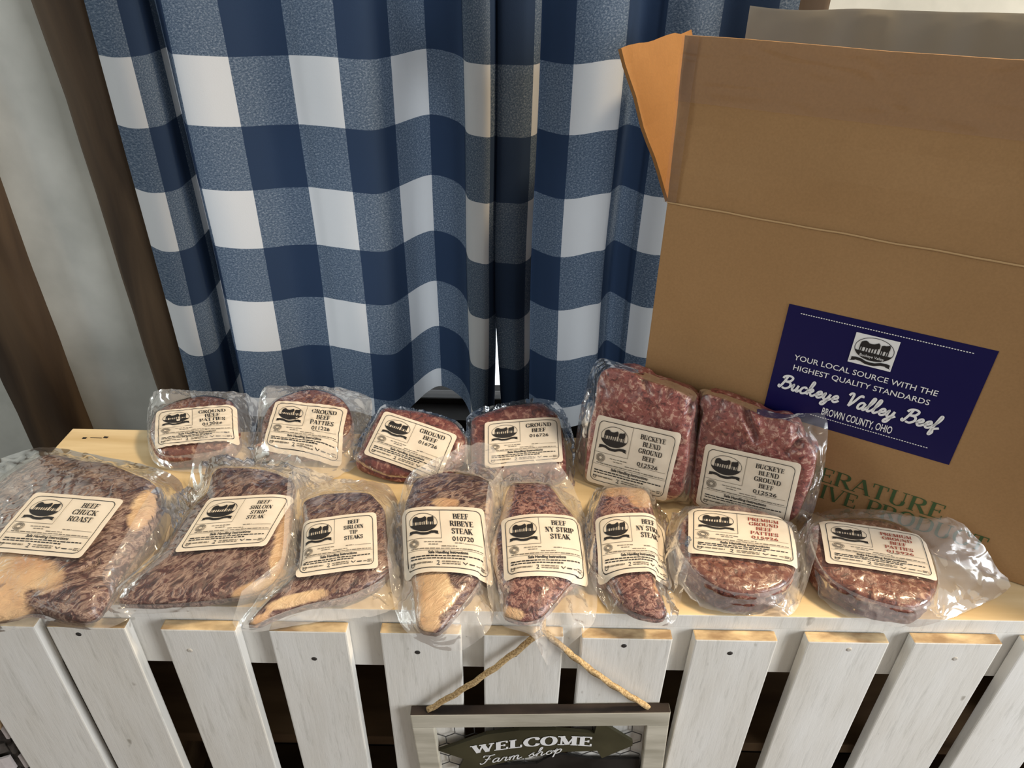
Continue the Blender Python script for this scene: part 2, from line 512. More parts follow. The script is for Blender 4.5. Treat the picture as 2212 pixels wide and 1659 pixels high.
SANS = {}
def sans(txt, offset=0.0):                   # built-in face, cap height about 0.73 per unit size
    key = (txt, offset)
    if key not in SANS:
        c = bpy.data.curves.new('t', 'FONT')
        c.body = txt
        c.resolution_u = 3
        c.offset = offset
        o = bpy.data.objects.new('t', c)
        COL.objects.link(o)
        dg = bpy.context.evaluated_depsgraph_get()
        me = o.evaluated_get(dg).to_mesh()
        k = Ink()
        k.poly([(v.co.x, v.co.y) for v in me.vertices], [tuple(p.vertices) for p in me.polygons])
        o.evaluated_get(dg).to_mesh_clear()
        bpy.data.objects.remove(o)
        SANS[key] = k
    return SANS[key]

# serif capitals: strokes ('T' thick, 't' thin, 'c' curve thick where it runs upright), then serif centres
SERIF = {
 'A': (.80, [('t', [(.06, 0), (.40, 1)]), ('T', [(.40, 1), (.74, 0)]), ('t', [(.19, .36), (.60, .36)])], [(.06, 0), (.74, 0)]),
 'B': (.74, [('T', [(.17, 0), (.17, 1)]), ('c', [(.17, .97), (.42, .97), (.60, .88), (.60, .66), (.42, .53), (.17, .53)]), ('c', [(.17, .53), (.46, .53), (.66, .42), (.66, .14), (.46, .03), (.17, .03)])], [(.15, 0), (.15, 1)]),
 'C': (.80, [('c', [(.72, .72), (.66, .92), (.46, .99), (.22, .86), (.11, .5), (.22, .14), (.46, .01), (.66, .08), (.74, .28)]), ('t', [(.72, .68), (.72, .98)])], []),
 'D': (.82, [('T', [(.17, 0), (.17, 1)]), ('c', [(.17, .97), (.46, .97), (.68, .80), (.73, .5), (.68, .20), (.46, .03), (.17, .03)])], [(.15, 0), (.15, 1)]),
 'E': (.68, [('T', [(.17, 0), (.17, 1)]), ('t', [(.17, .97), (.60, .97)]), ('t', [(.17, .52), (.48, .52)]), ('t', [(.17, .03), (.62, .03)]), ('t', [(.60, 1), (.60, .76)]), ('t', [(.48, .64), (.48, .40)]), ('t', [(.62, 0), (.62, .26)])], [(.15, 0), (.15, 1)]),
 'F': (.64, [('T', [(.17, 0), (.17, 1)]), ('t', [(.17, .97), (.58, .97)]), ('t', [(.17, .50), (.46, .50)]), ('t', [(.58, 1), (.58, .74)]), ('t', [(.46, .63), (.46, .38)])], [(.17, 0), (.15, 1)]),
 'G': (.86, [('c', [(.72, .74), (.66, .92), (.46, .99), (.22, .86), (.11, .5), (.22, .14), (.46, .01), (.66, .10), (.70, .22)]), ('T', [(.70, .02), (.70, .42)]), ('t', [(.72, .70), (.72, .98)])], [(.70, .42)]),
 'H': (.84, [('T', [(.18, 0), (.18, 1)]), ('T', [(.66, 0), (.66, 1)]), ('t', [(.18, .5), (.66, .5)])], [(.18, 0), (.18, 1), (.66, 0), (.66, 1)]),
 'I': (.38, [('T', [(.19, 0), (.19, 1)])], [(.19, 0), (.19, 1)]),
 'K': (.80, [('T', [(.17, 0), (.17, 1)]), ('t', [(.66, 1), (.20, .42)]), ('T', [(.34, .58), (.70, 0)])], [(.17, 0), (.17, 1), (.66, 1), (.70, 0)]),
 'L': (.66, [('T', [(.17, 0), (.17, 1)]), ('t', [(.17, .03), (.60, .03)]), ('t', [(.60, 0), (.60, .30)])], [(.15, 0), (.17, 1)]),
 'M': (.98, [('t', [(.15, 0), (.17, 1)]), ('T', [(.17, 1), (.48, .06)]), ('t', [(.48, .06), (.80, 1)]), ('T', [(.80, 0), (.80, 1)])], [(.15, 0), (.15, 1), (.80, 0), (.82, 1)]),
 'N': (.86, [('t', [(.16, 0), (.16, 1)]), ('T', [(.18, 1), (.68, 0)]), ('t', [(.68, 0), (.68, 1)])], [(.16, 0), (.14, 1), (.68, 1)]),
 'O': (.86, [('c', [(.43, .99), (.20, .86), (.11, .5), (.20, .14), (.43, .01), (.66, .14), (.75, .5), (.66, .86), (.43, .99)])], []),
 'P': (.70, [('T', [(.17, 0), (.17, 1)]), ('c', [(.17, .97), (.44, .97), (.62, .86), (.62, .60), (.44, .47), (.17, .47)])], [(.17, 0), (.15, 1)]),
 'R': (.80, [('T', [(.17, 0), (.17, 1)]), ('c', [(.17, .97), (.44, .97), (.61, .87), (.61, .64), (.44, .52), (.17, .52)]), ('T', [(.40, .52), (.70, .02)])], [(.17, 0), (.15, 1), (.72, 0)]),
 'S': (.64, [('c', [(.53, .74), (.49, .93), (.32, .99), (.14, .88), (.15, .66), (.32, .53), (.49, .40), (.53, .18), (.38, .02), (.20, .05), (.10, .26)]), ('t', [(.53, .70), (.53, .98)]), ('t', [(.10, .02), (.10, .30)])], []),
 'T': (.74, [('T', [(.37, 0), (.37, 1)]), ('t', [(.06, .97), (.68, .97)]), ('t', [(.06, 1), (.06, .72)]), ('t', [(.68, 1), (.68, .72)])], [(.37, 0)]),
 'U': (.82, [('T', [(.17, 1), (.17, .36)]), ('c', [(.17, .40), (.20, .14), (.42, .01), (.62, .14), (.66, .40)]), ('t', [(.66, .36), (.66, 1)])], [(.17, 1), (.66, 1)]),
 'V': (.80, [('T', [(.08, 1), (.42, 0)]), ('t', [(.42, 0), (.74, 1)])], [(.08, 1), (.74, 1)]),
 'W': (1.12, [('T', [(.08, 1), (.34, 0)]), ('t', [(.34, 0), (.56, .96)]), ('T', [(.54, 1), (.80, 0)]), ('t', [(.80, 0), (1.04, 1)])], [(.08, 1), (.54, 1), (1.04, 1)]),
 'Y': (.78, [('T', [(.08, 1), (.39, .45)]), ('t', [(.70, 1), (.39, .45)]), ('T', [(.39, .48), (.39, 0)])], [(.08, 1), (.70, 1), (.39, 0)]),
}
def serif(txt, thick=.17, thin=.06, sw=.30, sh=.055, track=0.03):
    k, x = Ink(), 0.0
    for ch in txt:
        if ch == ' ':
            x += .42
            continue
        w, strokes, sf = SERIF[ch]
        for kind, pts in strokes:
            if kind == 'c':
                q = spline(pts, 4)
                ws = []
                for i in range(len(q)):
                    a, b = q[max(i-1, 0)], q[min(i+1, len(q)-1)]
                    l = math.hypot(b[0]-a[0], b[1]-a[1]) or 1
                    ws.append(thin+(thick-thin)*abs((b[1]-a[1])/l)**1.6)
                k.ribbon([(x+a, b) for a, b in q], ws)
            else:
                k.line((x+pts[0][0], pts[0][1]), (x+pts[1][0], pts[1][1]), thick if kind == 'T' else thin, 0.5)
        for sx, sy in sf:
            y = sh/2 if sy == 0 else (sy-sh/2)
            k.line((x+sx-sw/2, y), (x+sx+sw/2, y), sh, 1)
        x += w+track
    return k, x-track
# joined script letters, centre lines
SCRIPT = {
 'B': (.80, [[(.30, .96), (.24, .5), (.12, .06), (.02, .10), (.06, .22)], [(.06, .74), (.14, .92), (.40, 1.0), (.64, .90), (.58, .64), (.30, .54)], [(.30, .54), (.62, .50), (.70, .24), (.50, .02), (.26, .06)]]),
 'V': (.74, [[(.02, .78), (.10, .96), (.24, .92), (.27, .5), (.28, .02)], [(.28, .02), (.46, .4), (.62, .86), (.76, .96), (.80, .84)]]),
 'F': (.70, [[(.08, .80), (.10, .98), (.34, .92), (.72, .97)], [(.44, .93), (.38, .5), (.26, .06), (.10, -.02), (.02, .12)], [(.22, .50), (.56, .52)]]),
 'u': (.56, [[(.0, .18), (.10, .48), (.10, .14), (.20, .01), (.34, .14), (.40, .48)], [(.40, .48), (.39, .12), (.46, .01), (.58, .18)]]),
 'c': (.46, [[(.38, .38), (.30, .49), (.14, .42), (.07, .2), (.18, .01), (.34, .04), (.48, .18)]]),
 'k': (.56, [[(.0, .18), (.18, .70), (.20, .98), (.11, .96), (.09, .4), (.08, .0)], [(.08, .28), (.24, .49), (.35, .40), (.26, .26), (.10, .26)], [(.20, .25), (.34, .02), (.46, .02), (.58, .18)]]),
 'e': (.46, [[(.0, .18), (.22, .24), (.34, .36), (.26, .49), (.12, .40), (.08, .18), (.20, .01), (.34, .04), (.48, .18)]]),
 'y': (.56, [[(.0, .18), (.10, .48), (.10, .14), (.20, .01), (.34, .14), (.41, .48)], [(.41, .48), (.38, .0), (.28, -.36), (.12, -.38), (.14, -.2), (.40, .02), (.58, .18)]]),
 'a': (.56, [[(.38, .44), (.24, .50), (.09, .36), (.08, .1), (.20, .01), (.34, .16), (.40, .46)], [(.40, .48), (.38, .12), (.46, .01), (.58, .18)]]),
 'l': (.36, [[(.0, .18), (.20, .66), (.22, .96), (.12, .98), (.08, .5), (.10, .1), (.20, .01), (.38, .18)]]),
 'f': (.38, [[(.0, .18), (.20, .66), (.22, .96), (.13, .98), (.10, .5), (.06, -.3), (.14, -.38), (.20, -.2), (.14, .02), (.40, .18)]]),
 'r': (.44, [[(.0, .18), (.10, .50), (.14, .44), (.28, .44), (.26, .14), (.32, .01), (.46, .18)]]),
 'm': (.80, [[(.0, .30), (.08, .48), (.10, .0)], [(.10, .28), (.22, .49), (.31, .40), (.31, .0)], [(.31, .28), (.44, .49), (.54, .40), (.54, .10), (.62, .01), (.80, .18)]]),
 's': (.42, [[(.0, .16), (.22, .50), (.22, .34), (.32, .14), (.20, .0), (.06, .06)], [(.20, .0), (.44, .18)]]),
 'h': (.56, [[(.0, .18), (.18, .70), (.20, .98), (.11, .96), (.09, .4), (.08, .0)], [(.08, .26), (.24, .49), (.34, .38), (.34, .10), (.42, .01), (.58, .18)]]),
 'o': (.50, [[(.22, .48), (.09, .34), (.09, .12), (.22, .01), (.36, .12), (.36, .36), (.22, .48), (.30, .36), (.50, .40)]]),
 'p': (.56, [[(.0, .18), (.12, .60), (.10, -.42)], [(.10, .22), (.26, .49), (.40, .38), (.36, .10), (.20, .02), (.10, .10)]]),
}
def script(txt, w=.10, slant=.22, track=0.0):
    k, x = Ink(), 0.0
    for ch in txt:
        if ch == ' ':
            x += .40
            continue
        wd, strokes = SCRIPT[ch]
        for st in strokes:
            q = spline(st, 5)
            k.ribbon([(x+a+b*slant, b) for a, b in q], w)
        x += wd+track
    return k, x

def cow_logo():                              # 62 x 50 units: oval, two cows, dark ground, ribbon
    k = Ink()
    cx, cy, rx, ry = 31, 29, 29, 19
    k.ribbon([(cx+rx*math.cos(a*math.pi/24), cy+ry*math.sin(a*math.pi/24)) for a in range(49)], 0.9)
    xs = [cx-rx*.97+rx*1.94*i/20 for i in range(21)]
    k.strip(xs, [cy-ry*math.sqrt(max(0, 1-((x-cx)/rx)**2)) for x in xs], [max(cy-6, cy-ry*math.sqrt(max(0, 1-((x-cx)/rx)**2))) for x in xs])
    back = [(9, 33), (10, 38), (13, 40), (16, 41), (19, 40), (21, 38), (25, 37.5), (29, 38), (32, 39.5), (35, 41.5), (37.5, 39), (38, 35)]
    bel = [(9, 28), (10, 29), (13, 30), (16, 29.5), (19, 30), (21, 29), (25, 30), (29, 29.5), (32, 30), (35, 31), (37.5, 32), (38, 33)]
    k.strip([p[0] for p in back], [p[1] for p in bel], [p[1] for p in back])
    b2 = [(40, 38), (43, 39.5), (46, 39.5), (49, 40.5), (51.5, 42), (53, 38)]
    l2 = [(40, 30), (43, 29.5), (46, 30), (49, 29.5), (51.5, 30), (53, 33)]
    k.strip([p[0] for p in b2], [p[1] for p in l2], [p[1] for p in b2])
    for lx in (10, 13, 18.5, 22.5, 27, 31, 35.5, 41, 44, 49, 52):
        k.line((lx, 31), (lx-.4, 22.5), 1.7, 6)
    rb = [(2, 8.5), (8, 9.5), (16, 9), (24, 6), (31, 5.5), (38, 6), (46, 9), (54, 9.5), (60, 8.5)]
    k.strip([p[0] for p in rb], [p[1]-3.5 for p in rb], [p[1]+1.5 for p in rb])
    k.fan([(2, 10), (8, 11), (8, 5), (0, 3), (5, 6.5)])
    k.fan([(60, 10), (54, 11), (54, 5), (62, 3), (57, 6.5)])
    return k
LOGO = cow_logo()

# ------------------------------------------------------------------ the setting
tag(B3((-3, -2.5, -0.05), (6, 0, 0), (0, 3.6, 0), (0, 0, 0.05)).build('floor', 'floor'), 'dark brown plank floor', None, None, 'structure')
WY = 1.03                                     # plane of the plaster wall
WX0, WX1, WZ0, WZ1 = -0.53, 0.27, Zr(-0.168), Zr(1.05)   # window opening
mb = MB()
for x0, x1, z0, z1 in ((-2.2, WX0, 0, 2.6), (WX1, 2.6, 0, 2.6), (WX0, WX1, WZ1, 2.6)):
    mb.box((x0, WY, z0), (x1-x0, 0, 0), (0, 0.12, 0), (0, 0, z1-z0))
wall = tag(mb.build('wall_back', 'plaster'), 'pale grey lumpy plaster wall behind the timber posts', None, None, 'structure')
tag(B3((WX0, WY, 0), (WX1-WX0, 0, 0), (0, 0.12, 0), (0, 0, WZ0), 0.0).build('wall_window_apron', 'dark_wall'), 'dark boards below the curtained window', None, None, 'structure')
win = tag(empty('window_1', (-0.13, WY+0.1, WZ0)), 'window behind the checked curtains', None, None, 'structure')
m = MB()
for o_, a_, c_ in (((WX0, WZ0), .03, WZ1-WZ0), ((WX1-.03, WZ0), .03, WZ1-WZ0), ((WX0, WZ0), WX1-WX0, .013), ((WX0, WZ1-.03), WX1-WX0, .03), ((WX0, WZ0+.58), WX1-WX0, .03)):
    m.box((o_[0], WY+.05, o_[1]), (a_, 0, 0), (0, .03, 0), (0, 0, c_), 0, .003)
m.build('window_frame', 'window_frame', win)
B3((WX0, WY+.062, WZ0), (WX1-WX0, 0, 0), (0, .004, 0), (0, 0, WZ1-WZ0)).build('pane', 'glass', win)

def post(name, x0, x1, y0, label, seed, taper=0.0):
    vs, fs = [], []
    n, per = 40, [(x0, 1.1), (x0, y0+.012), (x0+.012, y0), (lerp(x0, x1, .35), y0), (lerp(x0, x1, .7), y0), (x1-.010, y0), (x1, y0+.010), (x1, 1.1)]
    for i in range(n+1):
        z = 2.6*i/n
        for j, (x, y) in enumerate(per):
            d = noise.noise(Vector((x*4+seed, z*2.2, y*3)))*.010+noise.noise(Vector((x*15, z*7+seed, y*9)))*.003
            xx = x+d+(taper*(z-ZS) if j < 3 else 0)
            vs.append((xx, y+d*.8, z))
    k = len(per)
    fs = [(i*k+j, i*k+j+1, (i+1)*k+j+1, (i+1)*k+j) for i in range(n) for j in range(k-1)]
    return tag(mesh_obj(name, vs, fs, 'post', None, True), label, None, None, 'structure')
t1 = post('trim_1', -0.602, -0.530, 0.992, 'rough brown timber post between plaster and curtain', 1.3, -0.03)
t2 = post('trim_2', -0.862, -0.757, 0.995, 'dark rough timber post at the end of the counter', 4.7)
t3 = post('trim_3', 0.268, 0.385, 0.992, 'reddish brown timber post beyond the cardboard box', 8.1)
q = ony(407, 793, 0.985)
sm = MB()
sm.tube([q+Vector((0, .012, 0)), q+Vector((0, -.001, 0)), q+Vector((0, -.003, 0))], [.0045, .0045, .003], 10)
sm.build('screw', 'screw', t1)

# ------------------------------------------------------------------ counter: top board, slats, rail, legs, inner boards
YF, YB = 0.467, 0.757
XL, XR = -0.585, 0.74
TB = 0.0185                                    # board thickness
ctr = tag(empty('slatted_counter', (0.08, (YF+YB)/2, 0)), 'white painted slatted crate counter with raw pine top holding the meat', 'counter')
m = MB()
m.box((XL, YF, Zr(-TB)), (XR-XL, 0, 0), (0, YB-YF, 0), (0, 0, TB), 0, .0012)
top = m.build('top_board', ['raw_wood', 'white'], ctr)
for pl in top.data.polygons:
    if pl.normal.y < -0.5:
        pl.material_index = 1
mk = Ink()
for a, b in (((178, 946), (187, 946)), ((195, 945), (220, 946)), ((224, 944), (233, 945))):
    pa, pb = onz(*a, .0004), onz(*b, .0004)
    mk.line((pa.x, pa.y), (pb.x, pb.y), .0035 if b[0]-a[0] < 12 else .0012, .01)
mesh_obj('stamped_mark', [(x, y, Zr(.0004)) for x, y in mk.v], mk.f, 'ink', top)
m = MB()
m.box((XL+.026, YF+.001, Zr(-TB-.070)), (XR-XL-.036, 0, 0), (0, .018, 0), (0, 0, .070), 0, .001)
m.build('front_rail', 'white', ctr)
B3((XL+.026, YF+.001, Zr(-.62)), (XR-XL-.036, 0, 0), (0, .018, 0), (0, 0, .07), .001).build('front_rail', 'white', ctr)
for x in (XL+.026, XR-.022):
    B3((x, YF+.02, 0), (.018, 0, 0), (0, YB-YF-.022, 0), (0, 0, ZS-TB), .001).build('side_panel', 'inner_wood', ctr)
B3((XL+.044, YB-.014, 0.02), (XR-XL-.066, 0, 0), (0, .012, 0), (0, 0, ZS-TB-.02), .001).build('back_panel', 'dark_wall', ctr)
B3((XL+.044, YF+.06, Zr(-.335)), (XR-XL-.066, 0, 0), (0, YB-YF-.076, 0), (0, 0, .018), .001).build('inner_shelf', 'inner_wood', ctr)
B3((XL+.044, YF+.02, Zr(-.72)), (XR-XL-.066, 0, 0), (0, YB-YF-.036, 0), (0, 0, .018), .001).build('bottom_shelf', 'inner_wood', ctr)
YSL = YF-.0125
rnd = random.Random(4)
slats = [(-.560, -.467), (-.455, -.3775), (-.343, -.2685), (-.2357, -.159), (-.126, -.046), (-.0235, .0555), (.0735, .1635), (.1855, .2673), (.297, .3774), (.4015, .4888), (.512, .592), (.618, .70)]
for i, (a, b) in enumerate(slats):
    zt = Zr(-TB-rnd.uniform(.0005, .003))
    m = MB()
    m.box((a, YSL, .0), (b-a, 0, 0), (0, .0125, 0), (0, 0, zt), 0, .0016)
    sl = m.build('slat', ['white', 'end_grain'], ctr)
    for pl in sl.data.polygons:
        if pl.normal.z > .9:
            pl.material_index = 1
    nx = [None, (170, 1370), (410, 1405), (679, 1423), (902, 1409), (1112, 1415), (1348, 1395), (1577, 1411), (1834, 1403), (2063, 1423), None, None][i]
    if nx:
        q = ony(nx[0], nx[1], YSL)
        nm = MB()
        nm.tube([q+Vector((0, .002, 0)), q+Vector((0, -.0003, 0)), q+Vector((0, -.0008, 0))], [.0028, .0028, .0018], 10)
        nm.build('nail', 'nail' if i not in (2, 8, 9) else 'screw', sl)

# ------------------------------------------------------------------ curtains: (pixel at row 200, depth offset, check column)
V0, VS = 0.43, 0.0855
def curtain(name, path, label, zb, seed, hem, slit):
    q = spline(path, 10)
    us = []
    for i in range(len(path)-1):
        us += [lerp(path[i][2], path[i+1][2], k/10) for k in range(10)]
    us.append(path[-1][2])
    nz = 70
    zt = 0.80
    vs, uv = [], []
    for i, (px, dep, _) in enumerate(q):
        x = ony(px, 200, 0.985+dep).x
        for j in range(nz+1):
            t = j/nz
            z = lerp(zt, zb+hem(px), t)
            k = 0.75+0.4*t
            d = dep*k+.006*noise.noise(Vector((x*9, z*4, seed)))+.010*t*noise.noise(Vector((x*16, z*3, seed+9)))
            dx = .006*t*noise.noise(Vector((x*7, z*3, seed+4)))
            dx += slit(px)*max(0, (t-.74)/.26)**1.3
            vs.append((x+dx, 0.985+d, Zr(z)))
            vz = lerp(zt, zb, t)
            uv.append((us[i], (V0-vz)/VS+20))
    k = nz+1
    fs = [(i*k+j, i*k+j+1, (i+1)*k+j+1, (i+1)*k+j) for i in range(len(q)-1) for j in range(nz)]
    o = mesh_obj(name, vs, fs, 'gingham', None, True)
    l = o.data.uv_layers.new(name='checks')
    for lp in o.data.loops:
        l.data[lp.index].uv = uv[lp.vertex_index]
    return tag(o, label, 'curtain', 'gingham window curtains')
pl_ = [(236, .0, .45), (262, -.025, .62), (300, -.03, 1.0), (335, -.02, 1.5), (356, .005, 1.85), (374, .030, 2.05), (384, .045, 2.6), (384, .02, 3.3), (386, -.010, 3.8), (394, -.022, 4.05),
       (440, -.02, 4.43), (505, -.005, 5.0), (570, .010, 5.5), (635, .004, 6.0), (670, -.008, 6.35), (740, -.022, 7.0), (800, -.016, 7.5), (850, .028, 8.0), (885, .052, 8.5), (925, .056, 9.0),
       (975, .030, 9.6), (998, -.01, 9.95), (1008, -.050, 10.1), (1035, -.062, 10.5), (1058, -.060, 11.0), (1077, -.034, 11.25), (1062, -.012, 11.5), (1030, -.022, 11.9), (1004, -.012, 12.2)]
pr_ = [(1160, .005, 10.3), (1120, -.012, 10.6), (1094, -.012, 10.8), (1084, -.028, 10.95), (1073, -.050, 11.05), (1095, -.058, 11.35), (1130, -.058, 11.75), (1150, -.042, 12.0), (1162, -.022, 12.2), (1163, .005, 12.7), (1164, .012, 13.15),
       (1190, -.002, 13.5), (1235, -.026, 14.0), (1290, -.040, 14.5), (1335, -.034, 14.92), (1347, -.012, 15.1), (1365, .018, 15.4), (1400, .014, 15.8), (1420, .004, 16.0), (1480, -.014, 16.5),
       (1535, -.008, 17.0), (1590, -.022, 17.5), (1650, -.034, 18.0), (1690, -.030, 18.4)]
curtain('gingham_curtain', pl_, 'wide blue and white checked curtain hanging against the timber post', -0.120, 2.0, lambda p: .014*math.exp(-((p-930)/50)**2)+.006*math.sin(p*.02), lambda p: -.008*max(0, min(1, (p-1000)/60)))
curtain('gingham_curtain', pr_, 'blue and white checked curtain hanging behind the cardboard box', -0.122, 2.0, lambda p: .016*math.exp(-((p-1330)/60)**2)+.004*math.sin(p*.03), lambda p: .010*max(0, min(1, (1150-p)/60)))

# ------------------------------------------------------------------ cardboard box
P0 = onz(1368, 977)
BU = Vector((.867, -.498, 0)).normalized()      # along the printed face
BW = Vector((-BU.y, BU.x, 0))                   # into the box
UZ = Vector((0, 0, 1))
BL, BD, BH, CT, FL = .47, .225, .329, .0045, .157
box = tag(empty('cardboard_box', P0+BU*BL/2+BW*BD/2), 'large open brown cardboard box with a navy sticker standing on the counter', 'box')
E0 = P0+UZ*.001
m = MB()
m.box(E0, BU*BL, BW*CT, UZ*BH, 0, .0015)
m.box(E0+BW*(BD-CT), BU*BL, BW*CT, UZ*BH, 0, .0015)
m.box(E0+BW*CT, BU*CT, BW*(BD-2*CT), UZ*BH, 0, .0015)
m.box(E0+BU*(BL-CT)+BW*CT, BU*CT, BW*(BD-2*CT), UZ*BH, 0, .0015)
m.box(E0+BU*CT+BW*CT, BU*(BL-2*CT), BW*(BD-2*CT), UZ*CT, 0, 0)
m.build('body', 'card', box)
def flap(name, hinge, along, length, out, size, mat_, nx=24, ny=10, wob=.0015, seed=0, shear=0.0):
    out = out.normalized()
    nrm = along.cross(out).normalized()
    vs = []
    for s_ in (0, 1):
        for i in range(nx+1):
            for j in range(ny+1):
                a, b = i/nx, j/ny
                d = wob*noise.noise(Vector((a*4+seed, b*3, 2)))*min(1, b*3)+(.0007*noise.noise(Vector((a*9, seed, 4))) if j == ny else 0)
                vs.append(hinge+along*(a*length+shear*b)+out*(b*size+(d if j == ny else 0))+nrm*(d*2-(CT*.8 if s_ else 0)))
    k = ny+1
    off = (nx+1)*k
    fs = []
    for i in range(nx):
        for j in range(ny):
            fs.append((i*k+j, (i+1)*k+j, (i+1)*k+j+1, i*k+j+1))
            fs.append((off+i*k+j, off+i*k+j+1, off+(i+1)*k+j+1, off+(i+1)*k+j))
        fs.append((i*k, off+i*k, off+(i+1)*k, (i+1)*k))
        fs.append((i*k+ny, (i+1)*k+ny, off+(i+1)*k+ny, off+i*k+ny))
    for j in range(ny):
        fs.append((j, j+1, off+j+1, off+j))
        fs.append((nx*k+j, off+nx*k+j, off+nx*k+j+1, nx*k+j+1))
    o = mesh_obj(name, vs, fs, mat_, box)
    return o
HF = E0+UZ*(BH+.0005)
ff = flap('front_flap', HF+BW*.001, BU, BL, UZ+BW*.0-BU*.03, FL, 'card', seed=3)
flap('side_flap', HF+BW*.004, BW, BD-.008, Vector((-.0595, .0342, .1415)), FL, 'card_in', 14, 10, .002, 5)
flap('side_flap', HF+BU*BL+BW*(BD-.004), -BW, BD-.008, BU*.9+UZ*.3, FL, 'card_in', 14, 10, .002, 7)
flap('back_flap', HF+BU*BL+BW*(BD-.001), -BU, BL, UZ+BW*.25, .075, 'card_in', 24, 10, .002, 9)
# crease where the flap folds and its pale torn ridge
m = MB()
m.tube([HF+BU*(BL*i/30)-BW*(.0006+.0005*noise.noise(Vector((i*.7, 1, 1))))+UZ*(.0008*noise.noise(Vector((i*.4, 5, 1)))) for i in range(31)], .0010, 6)
m.build('fold_crease', 'card_edge', box, True)
def tape(name, pts_fn, nu, nv, mat_='tape'):
    vs = [pts_fn(i/nu, j/nv) for i in range(nu+1) for j in range(nv+1)]
    k = nv+1
    fs = [(i*k+j, (i+1)*k+j, (i+1)*k+j+1, i*k+j+1) for i in range(nu) for j in range(nv)]
    return mesh_obj(name, vs, fs, mat_, box, True)
def edge_tape(a, b):                            # a along the flap, b down from its top edge
    w = .0007+.0034*max(0, noise.noise(Vector((a*30+b*3, b*5, 3)))-.12)*max(0, 1-b*1.3)
    return HF+BU*(a*BL-.006)-BW*w+UZ*(FL+.0005-b*.058)
tape('packing_tape', edge_tape, 140, 18)
tape('packing_tape', lambda a, b: HF+BU*(b*.014-.004)-BW*(.0012+.0008*noise.noise(Vector((a*20, b*4, 8))))+UZ*(FL*(1-a)), 40, 4)

def on_box(name, ink, mat_, parent, off):      # ink units: metres along BU, height
    return mesh_obj(name, [E0+BU*a+UZ*h-BW*(off+j) for (a, h), j in zip(ink.v, ink.z)], ink.f, mat_, parent)
# navy sticker
s0, s1, h0, h1 = .1425, .3285, .1165, .2485
st = B3(E0+BU*s0+UZ*h0-BW*.0006, BU*(s1-s0), BW*.0005, UZ*(h1-h0)).build('navy_sticker', 'navy', box)
tag(st, 'navy blue sticker with white lettering and cattle emblem')
SW, SH = s1-s0, h1-h0
def put(dst, src, x, y, sx, sy=None, width=None):
    dst.merge(src, lambda a, b: (x+a*sx, y+b*(sy or sx)))
def extent(k):
    xs = [p[0] for p in k.v]
    return min(xs), max(xs)
def centre(dst, src, xc, y, sy, width):
    lo, hi = extent(src)
    sx = width/(hi-lo)
    dst.merge(src, lambda a, b: (xc+(a-(lo+hi)/2)*sx, y+b*sy))
ik = Ink()
xm = s0+SW*.5
def sticker_row(yf): return h1-SH*yf
# positions measured on the sticker: fractions of width and height
for yrow in (.055, .905):
    n = 64 if yrow < .5 else 46
    w = SW*(.84 if yrow < .5 else .62)
    xc = s0+SW*(.49 if yrow < .5 else .57)
    for i in range(n):
        x = xc-w/2+w*i/n
        ik.line((x, sticker_row(yrow)), (x+w/n*.62, sticker_row(yrow)), .0009, 1)
centre(ik, sans('YOUR LOCAL SOURCE WITH THE', .004), s0+SW*.46, sticker_row(.455), .0088, SW*.73)
centre(ik, sans('HIGHEST QUALITY STANDARDS', .004), s0+SW*.455, sticker_row(.545), .0088, SW*.70)
sc, _ = script('Buckeye Valley Beef', .15)
centre(ik, sc, s0+SW*.47, sticker_row(.735), .0165, SW*.85)
centre(ik, sans('BROWN COUNTY, OHIO', .012), s0+SW*.50, sticker_row(.875), .0125, SW*.37)
tag(on_box('sticker_lettering', ik, 'sticker_white', st, .0010), None, None, None, 'stuff')
lx0, lx1, ly0, ly1 = s0+SW*.365, s0+SW*.580, sticker_row(.355), sticker_row(.10)
k = Ink()
k.poly([(lx0, ly0), (lx1, ly0), (lx1, ly1), (lx0, ly1)], [(0, 1, 2, 3)])
on_box('emblem_patch', k, 'sticker_white', st, .0009)
k = Ink()
put(k, LOGO, lx0+.001, ly0+.0005, (lx1-lx0-.002)/62, (ly1-ly0-.001)/50)
on_box('cattle_emblem', k, 'ink', st, .0013)
k = Ink()
centre(k, sans('Buckeye Valley'), (lx0+lx1)/2, ly0+(ly1-ly0)*.30, .0042, (lx1-lx0)*.56)
on_box('emblem_lettering', k, 'sticker_white', st, .0019)
# printed text low on the box
k = Ink()
a, wd = serif('TEMPERATURE', .15, .05, .28, .04)
put(k, a, .3425-wd*.0228, .0480, .0228, .0192)
a, wd = serif('SENSITIVE PRODUCT', .15, .05, .28, .04)
put(k, a, .389-wd*.0205, .0255, .0205, .0192)
on_box('printed_lettering', k, 'green_ink', box, .0004)

